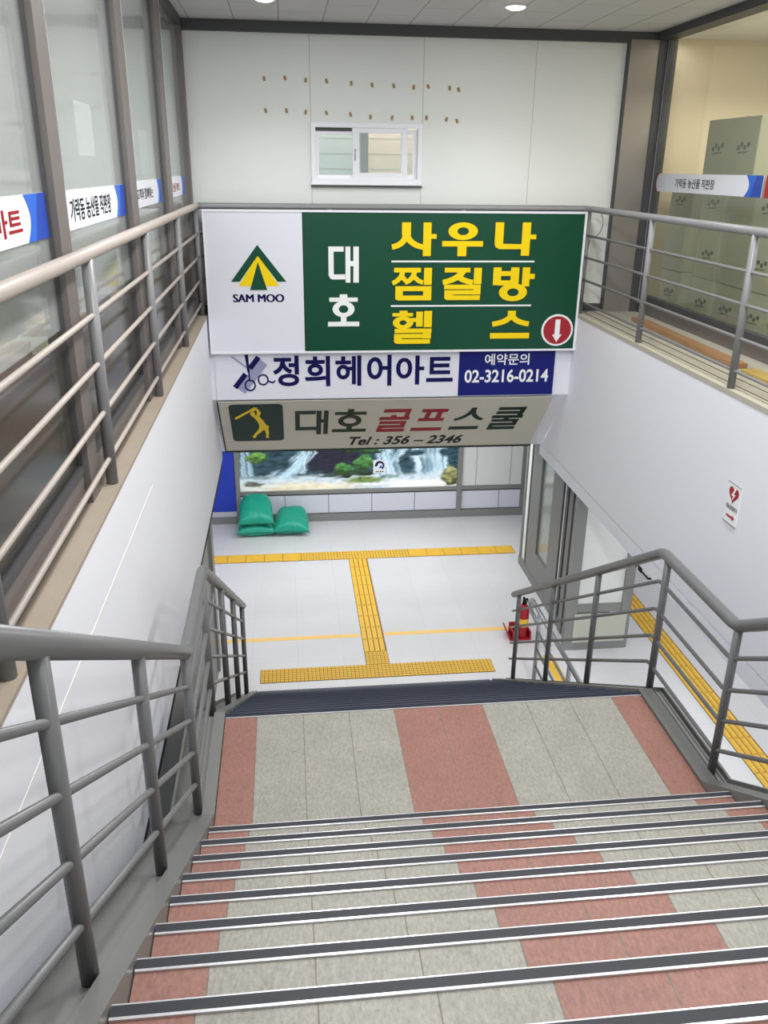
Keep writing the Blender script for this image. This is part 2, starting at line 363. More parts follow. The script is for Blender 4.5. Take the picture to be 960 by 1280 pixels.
# the corridor seen through it: a boarded wall and a dark post
b = MB().box(.84, 2.2, YB+.62, YB+.68, 1.0, 2.4); b.mi = 1; b.box(-.2, .84, YB+.62, YB+.68, 1.0, 2.4); b.mi = 2
for k in range(6): b.box(-.2, 2.2, YB+.617, YB+.62, 1.22+k*.165, 1.226+k*.165)
struct(b.build('wall_corridor', [mat('boarding', srgb(222, 208, 190), .7, var=.04), mat('pale_boarding', srgb(196, 204, 202), .7, var=.04), M_joint]))
struct(MB().box(.865, .965, YB+.30, YB+.40, 1.0, 2.4).build('trim_13', M_frame))
area('corridor_light', (.95, YB+.35, 2.6), 1.6, .2, 16, (1, .93, .82))
struct(MB().box(-.3, 2.3, YB+.1, YB+.7, 2.65, 2.7).build('ceiling_corridor', M_white))

# ---- left shop front: mullions and tall panes
XM = -.99
mull = [(3.0-1.0-.02, 3.0-.70), (4.0, 4.28), (5.95, 6.37), (7.87, 8.37)]
mull = [(2.08, 2.36), (4.0, 4.28), (5.95, 6.33), (7.87, 8.30)]
spans = [(-3, .15), (.38, 2.13), (2.36, 4.06), (4.28, 6.04), (6.33, 7.96), (8.31, YB-.13)]
for i, (a, c) in enumerate(spans):
    wn = group_struct('window_%d' % (i+2))
    MB().box(-1.045, -1.037, a-.02, c+.02, .86, 2.88).build('pane', M_glassL, wn)
    MB().box(-1.045, -1.037, a-.02, c+.02, .17, .86).build('pane', M_glassLow, wn)
    b = MB().box(-1.10, XM-.03, a, c, .0, .17); b.mi = 1; b.box(-1.09, XM-.02, a, c, .17, .20)
    b.build('bottom_rail', [M_mull, M_dark], wn)
    if i < len(spans)-1:
        d = spans[i+1][0]
        b = MB().box(-1.10, XM, c+.015, d-.015, 0, 2.88); b.mi = 1; b.box(-1.10, XM-.03, c, c+.015, 0, 2.88); b.mi = 2; b.box(-1.06, XM+.003, d-.012, d-.004, 1.5, 2.88)
        b.build('mullion', [M_mull, M_dark, M_alu], wn)
# shop behind the left glass
struct(MB().box(-3.6, -1.10, -3, YB, -.1, 0).build('floor_shop', M_shopf))
struct(MB().box(-2.75, -2.65, -3, YB, 0, 2.95).build('wall_shop', M_shopw))
struct(MB().box(-3.6, -1.12, -3, YB, 2.95, 3.05).build('ceiling_shop', M_white))
struct(MB().box(-3.0, -1.12, YB, YB+.1, 0, 2.95).build('wall_shop_end', M_shopw))

# ---- right shop front
wn = group_struct('window_8')
MB().box(4.225, 4.235, 4.2, YB-.08, .2, 2.88).build('pane', M_glassR, wn)
b = MB().box(4.19, 4.27, .97, YB-.02, 0, .13); b.mi = 1; b.box(4.185, 4.275, .97, YB-.02, .13, .21); b.box(4.18, 4.27, YB-.12, YB-.07, 0, 2.88); b.mi = 2; b.box(4.175, 4.19, YB-.10, YB-.085, .1, 2.88)
b.build('window_frame', [M_mull, M_dark, M_alu], wn)
MB().box(4.19, 4.27, 4.08, 4.2, .2, 2.88).build('mullion', M_mull, wn)
MB().box(4.225, 4.235, -3, 4.08, .2, 2.88).build('pane', M_glassR, wn)
struct(MB().box(4.3, 6.5, -3, YB+2, -.1, 0).build('floor_store', M_shopf))
struct(MB().box(5.75, 5.85, -3, YB+2, 0, 2.95).build('wall_store', M_warm))
struct(MB().box(4.28, 6.5, -3, YB+2, 2.95, 3.05).build('ceiling_store', M_white))
struct(MB().box(4.12, 5.8, YB+.3, YB+.4, 0, 2.95).build('wall_store_end', M_warm))

# ---- concourse back wall
YW = 14.35
g = group_struct('wall_concourse')
MB().box(-4, 10, YW+.06, YW+.2, ZC, -1.93).build('wall_core', M_white, g)
MB().box(3.09, 4.24, YW+.02, YW+.06, -3.83, -1.93).build('upper_panel', M_cream, g)
b = MB()
for x in (3.34, 3.98): b.box(x, x+.012, YW+.014, YW+.02, -3.82, -1.93)
b.build('panel_joint', M_joint, g)
for k in range(-1, 7):
    x0 = -.148+k*.79
    a, c = max(x0+.006, -.96), min(x0+.784, 4.24)
    if k == 3: c = 3.0
    if k == 4: a = 3.10
    MB().box(a if k < 5 else max(a, 3.10), c, YW+.03, YW+.06, -4.285, -3.935).build('kick_tile', M_tilew, g)
b = MB().box(-.99, 4.26, YW, YW+.06, -3.90, -3.835).box(-.99, 4.26, YW-.02, YW+.06, ZC, -4.30).box(3.0, 3.085, YW-.015, YW+.06, ZC, -1.93).box(-1.01, -.935, YW-.01, YW+.06, ZC, -1.93).box(4.2, 4.27, YW-.01, YW+.06, ZC, -1.93)
b.build('wall_frame', M_frame, g)
b = MB().box(-.99, 4.26, YW+.05, YW+.06, -4.30, -3.9)
b.build('wall_joint', M_dark, g)
# left and right flanks of the concourse
YF = 9.45
b = MB().box(-1.15, -1.03, -3, YF, ZC, -2.12); b.mi = 1; b.box(-1.03, -1.015, -3, YF, ZC, -3.35); b.mi = 2
for y in (2.4, 3.9, 5.4, 6.9, 8.4): b.box(-1.04, -1.0, y, y+.10, -3.35, -2.12)
b.box(-1.04, -.995, -3, YF, -3.36, -3.29)
b.mi = 0; b.box(-1.15, -.99, YF, YF+.22, ZC, -2.12)
struct(b.build('wall_flank', [M_frame, M_granite, M_frame]))
struct(MB().box(9.9, 10, -3, 14.5, ZC, -1.87).build('wall_far_right', M_white))
struct(MB().box(4.27, 9.9, 12.9, 13.0, ZC, -1.87).build('wall_passage_end', M_white))
struct(MB().box(-4, -3.9, -3, 14.5, ZC, -1.9).build('wall_far_left', M_white))

# ---- metal shop front under the right wall
dr = group_struct('door_1')
XP = 3.66
b = MB().box(XP, XP+.08, 12.22, 12.30, ZC, -1.97).box(XP, XP+.08, 11.98, 12.02, ZC, -1.97).box(XP, XP+.08, 11.46, 11.93, ZC, -1.97).box(XP-.01, XP+.07, 10.42, 10.86, ZC, -1.97).box(XP-.02, XP+.06, 9.98, 10.12, ZC, -1.97)
b.box(XP-.006, XP+.06, 9.62, 12.31, ZC, ZC+.14).box(XP, XP+.06, 10.86, 11.46, ZC+.14, ZC+.55)
b.build('door_frame', M_dframe, dr)
MB().box(XP+.02, XP+.05, 12.02, 12.22, ZC+.14, -1.97).build('side_panel', M_cream, dr)
MB().box(XP+.02, XP+.05, 11.93, 11.98, ZC+.14, -1.97).build('joint', M_black, dr)
MB().box(XP+.03, XP+.04, 10.86, 11.46, ZC+.55, -1.97).build('pane', M_glassD, dr)
MB().box(XP+.02, XP+.055, 10.22, 10.42, ZC+.14, -1.97).build('shutter_guide', M_black, dr)
MB().box(XP-.03, XP, 10.24, 10.28, ZC, -1.97).build('guide_rail', M_alu, dr)
MB().box(XP+.03, XP+.06, 9.66, 9.98, ZC+.14, -1.97).build('end_panel', M_frame, dr)
MB().box(XP+.5, XP+.56, 9.75, 12.3, ZC, -1.97).build('inner_panel', M_cream, dr)
d2 = group_struct('door_2')
YP = 9.55
b = MB().box(3.55, 3.69, YP, YP+.1, ZC, -1.97).box(4.30, 4.43, YP, YP+.1, ZC, -1.97).box(3.69, 4.30, YP+.01, YP+.09, -3.87, -3.745)
b.box(3.69, 4.40, YP-.004, YP+.09, ZC, ZC+.12)
b.build('door_frame', M_frame, d2)
MB().box(3.69, 4.30, YP+.03, YP+.07, -3.745, -1.97).build('upper_panel', M_cream, d2)
MB().box(3.66, 4.38, YP-.012, YP+.012, ZC+.12, -3.885).build('kick_panel', mat('kick_panel_paint', srgb(196, 198, 184), .5), d2)

# =================================================================== staircase
st = thing('staircase', 'wide staircase of red and grey stone tiles with dark rubber nosings leading down', 'stairs', (0, 0, 0))
def nosing(parent, y, z, m, d=.034, al=.008, rib=0, lip=True):
    b = MB(); b.box(SX0, SX1, y-d, y-.002, z-.03, z+.006)
    for k in range(rib): w_ = (d-.006)/rib; b.box(SX0, SX1, y-d+.002+k*w_, y-d+.002+(k+.5)*w_, z+.006, z+.0095)
    b.mi = 1; b.box(SX0, SX1, y-d-al, y-d, z-.01, z+.007); b.mi = 1 if lip else 0; b.box(SX0, SX1, y-.002, y+.002, z-.035, z+.0062)
    return b.build('nosing', [m, M_alu], parent)
for i in range(0, 9):
    y, z = YN-TREAD*i, ZL+RISE*(i+1)
    o = MB().box(SX0, SX1, y-TREAD-.004, y, z-RISE-.12, z).build('step', M_stair, st)
    nosing(o, y, z, M_nose)
o = MB().box(SX0, SX1, YN-.01, YL, ZL-.25, ZL).build('landing', M_stair, st)
nosing(o, YL, ZL, M_nose2, .045, .008, 3, False)
for k in range(1, 15):
    y1, z = YL+TREAD*k, ZL-RISE*k
    o = MB().box(SX0, SX1, y1-TREAD-.004, y1, z-RISE*1.0, z).build('step', M_stair, st)
    nosing(o, y1, z, M_nose2, .085, .002, 5, False)
nosing(st, YN-TREAD*9, 0, M_nose).name = 'top_nosing'
SL = RISE/TREAD
def prof(off):
    """y,z line of the flights raised by off"""
    ya = YN-(RISE)/SL*0
    pts = []
    zt = ZL+RISE+off
    y_top = YN-9*TREAD; pts.append((y_top, 0+off))
    pts.append((YN+RISE/SL, ZL+off))
    pts.append((YL, ZL+off))
    pts.append((YL+13.6*TREAD, ZL+off-13.6*RISE))
    return pts
def stringer(x_in, s, lip, web, ribs):
    """channel shaped side beam: inner lip, recessed web and outer lip; s=+1 to the right"""
    b = MB()
    def bar(xa, xb, off, h):
        p = prof(off); q = [(y, z-h) for y, z in prof(off)][::-1]
        # split in three convex prisms
        for i in range(3):
            (ya, za), (yb, zb) = p[i], p[i+1]
            b.prism([(ya, za), (yb, zb), (yb, zb-h), (ya, za-h)], 'x', min(xa, xb), max(xa, xb))
    bar(x_in, x_in+s*lip, .02, .34)
    bar(x_in+s*lip, x_in+s*(lip+web), -.015, .26)
    if ribs: bar(x_in+s*.12, x_in+s*.13, -.005, .05); bar(x_in+s*.15, x_in+s*.158, -.005, .05)
    bar(x_in+s*(lip+web), x_in+s*(lip+web+.015), .02, .34)
    return b.build('stringer', M_string, st)
stringer(SX0-.004, -1, .07, .16, False); stringer(SX1+.004, 1, .092, .08, True)

# =================================================================== stair railings
def stair_rail(x, name, label, posts, zt):
    t = thing(name, label, 'railing', (x, 4.3, ZL+.05))
    inv = Vector((-x, -4.3, -(ZL+.05)))
    def bld(b, nm, m): return b.build(nm, m, t, loc=inv)
    sl = SL
    yk0, yk1 = YN+RISE/SL+.12, YL+.15
    y_end = 8.3
    y_start = 1.15
    def line(dz):
        return [(x, y_start, zt+dz+sl*.985*(yk0-y_start)), (x, yk0, zt+dz), (x, yk1, zt+dz), (x, y_end, zt+dz-sl*.975*(y_end-yk1))]
    def rounded(pts, r=.05):
        out = [pts[0]]
        for i in (1, 2):
            p, a, c = Vector(pts[i]), Vector(pts[i-1]), Vector(pts[i+1])
            out.append(tuple(p+(a-p).normalized()*r)); out.append(tuple(p+((a-p).normalized()+(c-p).normalized())*r*.28)); out.append(tuple(p+(c-p).normalized()*r))
        out.append(pts[3]); return out
    bld(MB().tube(rounded(line(0)), .036, 18), 'handrail', M_stairrail)
    for k in range(4): bld(MB().tube(rounded(line(-.21*(k+1)+.0), .03), .0135, 10), 'bar', M_stairrail)
    def zrail(y):
        p = line(0)
        for i in range(3):
            if p[i][1] <= y <= p[i+1][1]: return p[i][2]+(p[i+1][2]-p[i][2])*(y-p[i][1])/(p[i+1][1]-p[i][1])
    def zbase(y):
        p = prof(-.015)
        for i in range(3):
            if p[i][0] <= y <= p[i+1][0]: return p[i][1]+(p[i+1][1]-p[i][1])*(y-p[i][0])/(p[i+1][0]-p[i][0])
    for y in posts:
        bld(MB().tube([(x, y, zbase(y)-.02), (x, y, zrail(y)-.01)], .025, 14), 'post', M_stairrail)
    return t
stair_rail(-.60+.02, 'stair_railing', 'dark grey tubular railing along the stairs beside the white left wall', (1.71, 2.74, 3.85, 4.84, 5.95, 7.0, 8.1), -.79)
stair_rail(2.45, 'stair_railing', 'dark grey tubular railing along the stairs above the yellow paving on the right', (1.4, 2.6, 3.89, 4.82, 5.95, 7.0, 8.1), -.79)

# =================================================================== railing round the upper edge of the stairwell
t = thing('stairwell_railing', 'grey tubular guard railing round the upper edge of the stairwell above the white walls', 'railing', (0, 0, 0))
ZR, xl, xr, yr = 1.166, -.95, 3.435, 9.91
def upper(z): return [(xl, 1.2, z), (xl, yr, z), (xr, yr, z), (xr, 1.2, z)]
b = MB(); b.sm = True
pl = [(xl, .95, ZR), (xl, yr-.06, ZR), (xl+.018, yr-.018, ZR), (xl+.06, yr, ZR), (xr-.06, yr, ZR), (xr-.018, yr-.018, ZR), (xr, yr-.06, ZR), (xr, .95, ZR)]
MB().tube(pl[:3], .033, 16).build('handrail', M_railtop, t)
MB().tube(pl[2:], .0332, 16).build('handrail', M_rail, t)
for z in (.88, .64, .39, .14):
    MB().tube(upper(z)[:2], .0135, 10).build('bar', M_railtop, t); MB().tube(upper(z)[1:3], .0132, 10).build('bar', M_rail, t); MB().tube(upper(z)[2:], .0135, 10).build('bar', M_rail, t)
pys = [9.88, 8.08, 6.22, 4.36, 2.5]
for y in pys: MB().tube([(xl, y, 0), (xl, y, ZR-.02)], .03, 14).build('post', M_rail, t)
for y in [9.86, 8.06, 6.18, 4.3, 2.45]: MB().tube([(xr, y, 0), (xr, y, ZR-.02)], .03, 14).build('post', M_rail, t)
for x in (.5, 2.0): MB().tube([(x, yr, 0), (x, yr, ZR-.02)], .03, 14).build('post', M_rail, t)

# =================================================================== lettering helpers
class Frame:
    """a flat sign face: origin, u (reading direction), v (up) and n (towards the reader)"""
    def __init__(s, o, u, v): s.o = Vector(o); s.u = Vector(u).normalized(); s.v = Vector(v).normalized(); s.n = s.u.cross(s.v)
    def p(s, a, b, d=0): return tuple(s.o+s.u*a+s.v*b+s.n*d)
def plate(mb, fr, pts, d0, d1):
    """polygon in sign coordinates, standing d0..d1 proud of the face"""
    k = len(mb.v); n = len(pts)
    mb.v += [fr.p(a, b, d1) for a, b in pts]+[fr.p(a, b, d0) for a, b in pts]
    mb.f.append(tuple(range(k, k+n)))
    for i in range(n): mb.f.append((k+i, k+n+i, k+n+(i+1) % n, k+(i+1) % n))
    mb.m += [mb.mi]*(n+1); mb.s += [False]*(n+1)
def ringplate(mb, fr, cx, cy, rx, ry, tx, ty, d0, d1, seg=32):
    for i in range(seg):
        a, c = 2*math.pi*i/seg, 2*math.pi*(i+1)/seg
        P = lambda an, k: (cx+(rx-tx*k)*math.cos(an), cy+(ry-ty*k)*math.sin(an))
        plate(mb, fr, [P(a, 0), P(c, 0), P(c, 1), P(a, 1)], d0, d1)
def disc(cx, cy, rx, ry, seg=36): return [(cx+rx*math.cos(2*math.pi*i/seg), cy+ry*math.sin(2*math.pi*i/seg)) for i in range(seg)]
def rrect(x0, y0, x1, y1, r, seg=5):
    o = []
    for cx, cy, a0 in ((x1-r, y1-r, 0), (x0+r, y1-r, 90), (x0+r, y0+r, 180), (x1-r, y0+r, 270)):
        for k in range(seg+1): a = R(a0+90*k/seg); o.append((cx+r*math.cos(a), cy+r*math.sin(a)))
    return o
def curve_stroke(pts, w0, w1=None, n=10, wy=None):
    """a tapered stroke along a quadratic curve p0,p1,p2 as a list of quads"""
    p0, p1, p2 = [Vector((*p, 0)) for p in pts]; w1 = w1 or w0; L = []
    for i in range(n+1):
        t_ = i/n; q = p0*(1-t_)**2+p1*2*t_*(1-t_)+p2*t_*t_; d = (p1-p0)*(1-t_)+(p2-p1)*t_; d.normalize(); nn = Vector((-d.y, d.x, 0)); w = (w0*(1-t_)+w1*t_)/2
        L.append((q+nn*w, q-nn*w))
    return [[(L[i][0].x, L[i][0].y), (L[i][1].x, L[i][1].y), (L[i+1][1].x, L[i+1][1].y), (L[i+1][0].x, L[i+1][0].y)] for i in range(n)]
# heavy display syllables, drawn in a unit box: ('r',x0,y0,x1,y1) bar, ('o',cx,cy,rx,ry,tx,ty) ring, ('c',p0,p1,p2,w0,w1) curve, ('p',pts) polygon
G = {
 '사': [('r', .22, .62, .42, 1), ('c', (.32, .70), (.30, .34), (.0, .27), .19, .15), ('c', (.32, .66), (.40, .34), (.70, .27), .19, .15), ('r', .70, 0, .88, 1), ('r', .88, .52, 1, .66)],
 '우': [('o', .5, .74, .36, .26, .22, .145), ('r', 0, .29, 1, .45), ('r', .38, 0, .60, .30)],
 '나': [('r', .02, .34, .22, 1), ('p', [(.02, .36), (.05, .25), (.14, .20), (.68, .20), (.68, .35), (.02, .36)]), ('r', .66, 0, .86, 1), ('r', .86, .50, 1, .64)],
 '찜': [('r', .04, .86, .37, 1), ('r', .37, .86, .72, 1), ('c', (.26, .90), (.22, .62), (.0, .53), .15, .13), ('c', (.22, .82), (.28, .62), (.40, .57), .14, .13), ('c', (.56, .90), (.52, .62), (.32, .55), .15, .13), ('c', (.52, .82), (.58, .62), (.78, .55), .14, .13), ('r', .80, .48, 1, 1),
         ('p', [(.08, .44), (.08, .05), (.11, .015), (.16, 0), (.27, 0), (.27, .44)]), ('r', .79, 0, 1, .44), ('r', .2, 0, .9, .15), ('r', .2, .29, .9, .44)],
 '질': [('r', .04, .86, .70, 1), ('c', (.52, .92), (.40, .64), (.0, .55), .20, .15), ('c', (.36, .78), (.48, .60), (.78, .55), .18, .15), ('r', .80, .50, 1, 1),
         ('r', .04, .34, .99, .48), ('p', [(.05, .31), (.05, .06), (.08, .02), (.13, 0), (.24, 0), (.24, .31)]), ('r', .2, .175, .99, .31), ('r', .80, .17, .99, .48), ('r', .2, 0, .98, .145), ('r', .05, .16, .3, .31)],
 '방': [('r', 0, .48, .19, 1), ('r', .42, .48, .62, 1), ('r', .1, .47, .5, .62), ('r', .1, .75, .5, .89), ('r', .70, .44, .88, 1), ('r', .88, .66, 1, .81), ('o', .50, .265, .34, .265, .20, .15)],
 '헬': [('r', .18, .90, .38, 1), ('r', .0, .83, .52, .93), ('o', .27, .64, .26, .19, .17, .115), ('r', .46, .66, .62, .78), ('r', .60, .52, .77, .97), ('r', .80, .50, 1, .99),
         ('r', .06, .33, 1, .46), ('p', [(.05, .30), (.05, .06), (.08, .02), (.13, 0), (.24, 0), (.24, .30)]), ('r', .05, .17, .98, .30), ('r', .79, .16, .99, .46), ('r', .2, 0, .97, .14)],
 '스': [('r', .42, .80, .62, 1), ('c', (.52, .90), (.48, .60), (.04, .52), .20, .17), ('c', (.52, .90), (.56, .60), (.97, .52), .20, .17), ('r', 0, 0, 1, .20)],
 '대': [('r', 0, .18, .17, 1), ('r', 0, .86, .50, 1), ('p', [(.0, .22), (.05, .12), (.12, .09), (.55, .09), (.55, .23), (.0, .23)]), ('r', .56, .0, .72, 1), ('r', .72, .46, .82, .60), ('r', .82, 0, 1, 1)],
 '호': [('r', .38, .88, .62, 1), ('r', .05, .77, .95, .90), ('o', .5, .54, .35, .25, .20, .13), ('r', .41, .1, .59, .32), ('r', 0, 0, 1, .145)],
 # flatter, squarer hand of the lowest sign
 '대2': [('r', 0, .16, .14, .96), ('r', 0, .86, .62, 1.), ('r', 0, .14, .64, .28), ('r', .64, -.06, .79, 1), ('r', .79, .48, .86, .62), ('r', .86, -.06, 1, 1)],
 '호2': [('r', .42, .90, .60, 1.05), ('r', .06, .80, .96, .92), ('o', .5, .52, .34, .27, .15, .13), ('r', .42, .08, .58, .30), ('r', 0, 0, 1, .13)],
 '골2': [('r', .05, .87, .95, 1), ('r', .80, .66, .95, 1), ('r', .36, .63, .54, .74), ('r', 0, .54, 1, .66), ('r', .05, .36, .95, .47), ('r', .80, .2, .95, .47), ('r', .05, .18, .95, .29), ('r', .05, 0, .2, .29), ('r', .05, 0, 1, .12)],
 '프2': [('r', .10, .87, .92, 1), ('r', .10, .46, .92, .59), ('r', .26, .55, .42, .9), ('r', .62, .55, .78, .9), ('r', 0, 0, 1, .14)],
 '스2': [('r', .42, .84, .60, 1), ('c', (.5, .94), (.44, .58), (.04, .46), .16, .13), ('c', (.5, .94), (.58, .58), (.98, .46), .16, .13), ('r', 0, 0, 1, .14)],
 '쿨2': [('r', .06, .88, .94, 1), ('r', .06, .71, .90, .82), ('r', .78, .6, .94, 1), ('r', 0, .52, 1, .64), ('r', .42, .46, .58, .56), ('r', .06, .36, .94, .46), ('r', .79, .2, .94, .46), ('r', .06, .18, .94, .29), ('r', .06, 0, .2, .29), ('r', .06, 0, .96, .12)],
}
def glyph(mb, fr, ch, x0, y0, x1, y1, d0, d1, shear=0, grow=0):
    W, H = x1-x0, y1-y0
    T = lambda a, b: (x0+a*W+shear*b*H, y0+b*H)
    dd = 0
    for st_ in G[ch]:
        dd += .00015
        k = st_[0]; e1 = d1+dd
        gx, gy = grow/W, grow/H
        if k == 'r':
            a, b_, c, d = st_[1:]; plate(mb, fr, [T(a-gx, b_-gy), T(c+gx, b_-gy), T(c+gx, d+gy), T(a-gx, d+gy)], d0, e1)
        elif k == 'p':
            pts = st_[1]; cx = sum(p[0] for p in pts)/len(pts); cy = sum(p[1] for p in pts)/len(pts)
            plate(mb, fr, [T(p[0]+(gx if p[0] > cx else -gx), p[1]+(gy if p[1] > cy else -gy)) for p in pts], d0, e1)
        elif k == 'o':
            cx, cy, rx, ry, tx, ty = st_[1:]; seg = 32; rx += gx; ry += gy; tx += 2*gx; ty += 2*gy
            for i in range(seg):
                a, c = 2*math.pi*i/seg, 2*math.pi*(i+1)/seg
                P = lambda an, q: T(cx+(rx-tx*q)*math.cos(an), cy+(ry-ty*q)*math.sin(an))
                plate(mb, fr, [P(a, 0), P(c, 0), P(c, 1), P(a, 1)], d0, e1)
        elif k == 'c':
            p0, p1, p2, w0, w1 = st_[1:]
            s_ = lambda p: (p[0]*W, p[1]*H)
            for q in curve_stroke((s_(p0), s_(p1), s_(p2)), w0*min(W, H)*1.05+2*grow, w1*min(W, H)*1.05+2*grow):
                plate(mb, fr, [T(a/W, b_/H) for a, b_ in q], d0, e1)
FONT_TMP = []
def text_mesh(s, bold=0):
    c = bpy.data.curves.new('lettering', 'FONT'); c.body = s; c.size = 1; c.offset = bold; c.resolution_u = 4; c.fill_mode = 'FRONT'
    o = bpy.data.objects.new('lettering', c); COL.objects.link(o)
    bpy.context.view_layer.update()
    dg = bpy.context.evaluated_depsgraph_get(); me = bpy.data.meshes.new_from_object(o.evaluated_get(dg))
    vs = [(v.co.x, v.co.y) for v in me.vertices]; fs = [tuple(p.vertices) for p in me.polygons]
    bpy.data.objects.remove(o); bpy.data.curves.remove(c); bpy.data.meshes.remove(me)
    return vs, fs
def text(mb, fr, s, x0, y0, x1, y1, d, bold=0, shear=0):
    vs, fs = text_mesh(s, bold)
    if not vs: return
    ax, bx = min(v[0] for v in vs), max(v[0] for v in vs); ay, by = min(v[1] for v in vs), max(v[1] for v in vs)
    k = len(mb.v)
    for (x, y) in vs:
        a, b_ = (x-ax)/(bx-ax), (y-ay)/(by-ay)
        mb.v.append(fr.p(x0+a*(x1-x0)+shear*(b_-.5)*(y1-y0), y0+b_*(y1-y0), d))
    for f in fs: mb.f.append(tuple(k+i for i in f)); mb.m.append(mb.mi); mb.s.append(False)

# =================================================================== sign 1: the big sauna sign
t = thing('hanging_sign', 'large green and white sign with yellow lettering and red arrow badge on the railing', 'sign', (1.26, 9.84, -.425))
inv = Vector((-1.26, -9.84, .425))
sx0, sx1, sz0, sz1 = -.882, 3.40, -.425, 1.136
bl = lambda mb, n, m, bev=0: mb.build(n, m, t, bev, loc=inv)
b = MB().box(sx0+.01, sx1-.01, 9.815, 9.872, sz0+.01, sz1-.01); bl(b, 'sign_box', M_black)
b = MB().box(sx0, sx1, 9.795, 9.87, sz1-.022, sz1).box(sx0, sx1, 9.795, 9.87, sz0, sz0+.022).box(sx0, sx0+.012, 9.795, 9.87, sz0+.022, sz1-.022).box(sx1-.026, sx1, 9.795, 9.87, sz0+.022, sz1-.022)
bl(b, 'sign_frame', M_pvc)
bl(MB().box(sx0+.012, .19, 9.803, 9.82, sz0+.022, sz1-.022), 'white_face', M_signw)
bl(MB().box(.20, sx1-.026, 9.803, 9.82, sz0+.022, sz1-.022), 'green_face', M_signg)
fr = Frame((0, 9.803, 0), (1, 0, 0), (0, 0, 1))
for ch, x0, y0, x1, y1 in (('사', 1.182, .655, 1.683, 1.014), ('우', 1.749, .655, 2.215, 1.017), ('나', 2.339, .661, 2.824, 1.02), ('찜', 1.193, .168, 1.643, .528), ('질', 1.772, .17, 2.219, .528), ('방', 2.354, .154, 2.841, .533), ('헬', 1.2, -.327, 1.659, .052), ('스', 2.357, -.276, 2.827, .045)):
    b = MB(); b.mi = 1; glyph(b, fr, ch, x0, y0, x1, y1, 0, .002, grow=.012); b.mi = 0; glyph(b, fr, ch, x0, y0, x1, y1, 0, .007)
    bl(b, 'yellow_letter', [M_ly, M_outline])
for ch, x0, y0, x1, y1 in (('대', .473, .367, .812, .756), ('호', .459, -.121, .817, .238)):
    b = MB(); glyph(b, fr, ch, x0, y0, x1, y1, 0, .004); bl(b, 'white_letter', M_lw)
for z in (.597, .105):
    b = MB(); plate(b, fr, [(1.18, z-.009), (2.825, z-.009), (2.825, z+.009), (1.18, z+.009)], 0, .003); bl(b, 'divider_line', M_lw)
b = MB(); ax = -.306
plate(b, fr, [(-.611, .378), (ax, .772), (ax, .655), (-.515, .378)], 0, .003); plate(b, fr, [(.0, .378), (-.097, .378), (ax, .655), (ax, .772)], 0, .003)
plate(b, fr, [(-.405, .288), (ax, .59), (-.215, .288)], 0, .005)
b.mi = 1; plate(b, fr, [(-.533, .33), (ax, .668), (ax, .59), (-.392, .33)], 0, .003); plate(b, fr, [(-.081, .33), (-.228, .33), (ax, .59), (ax, .668)], 0, .003)
bl(b, 'mountain_logo', [M_signg, M_ly])
b = MB()
for e in (-.006, -.003, 0, .003, .006): text(b, fr, 'SAM MOO', -.594+e, .156, -.034+e, .242, .003+abs(e)*.05)
bl(b, 'logo_name', M_navy)
b = MB(); cx, cy = 3.163, -.184
plate(b, fr, disc(cx, cy, .192, .186), 0, .004); b.mi = 1; plate(b, fr, disc(cx, cy, .168, .163), 0, .006)
b.mi = 0; plate(b, fr, [(cx-.03, cy+.125), (cx+.03, cy+.125), (cx+.03, cy-.05), (cx-.03, cy-.05)], 0, .008); plate(b, fr, [(cx-.058, cy-.05), (cx, cy-.14), (cx+.058, cy-.05)], 0, .008)
bl(b, 'arrow_badge', [M_lw, M_red])
for x in (-.42, .26, 1.9, 2.72, 3.2):
    b = MB(); b.tube([(x+.03*math.cos(a), 9.905+.0, 1.15+.05*math.sin(a)) for a in [2*math.pi*i/12 for i in range(12)]], .005, 6, closed=True); bl(b, 'wire_tie', M_alu)

# =================================================================== sign 2: the hair salon banner
t = thing('banner_sign', 'white and blue banner sign with scissors and comb picture below the large green sign', 'sign', (1.18, 9.89, -.98))
inv = Vector((-1.18, -9.89, .98))
bl = lambda mb, n, m, bev=0: mb.build(n, m, t, bev, loc=inv)
bl(MB().box(-.85, 3.21, 9.872, 9.899, -.982, -.33), 'sign_board', M_signw)
bl(MB().box(2.018, 3.19, 9.868, 9.873, -.975, -.345), 'blue_face', M_signv)
fr = Frame((0, 9.871, 0), (1, 0, 0), (0, 0, 1))
for s, x0, y0, x1, y1 in (('정', -.189, -.827, .116, -.465), ('희', .184, -.833, .48, -.474), ('헤', .542, -.833, .848, -.472), ('어', .915, -.838, 1.207, -.467), ('아', 1.261, -.830, 1.599, -.480), ('트', 1.625, -.80, 1.948, -.50)):
    b = MB(); text(b, fr, s, x0, y0, x1, y1, .003, .026); bl(b, 'navy_letter', M_navy)
b = MB(); text(b, fr, '예약문의', 2.329, -.607, 2.873, -.469, .006, .016); bl(b, 'small_lettering', M_lw)
b = MB(); text(b, fr, '02-3216-0214', 2.091, -.817, 3.122, -.659, .006, .022); bl(b, 'phone_number', M_lw)
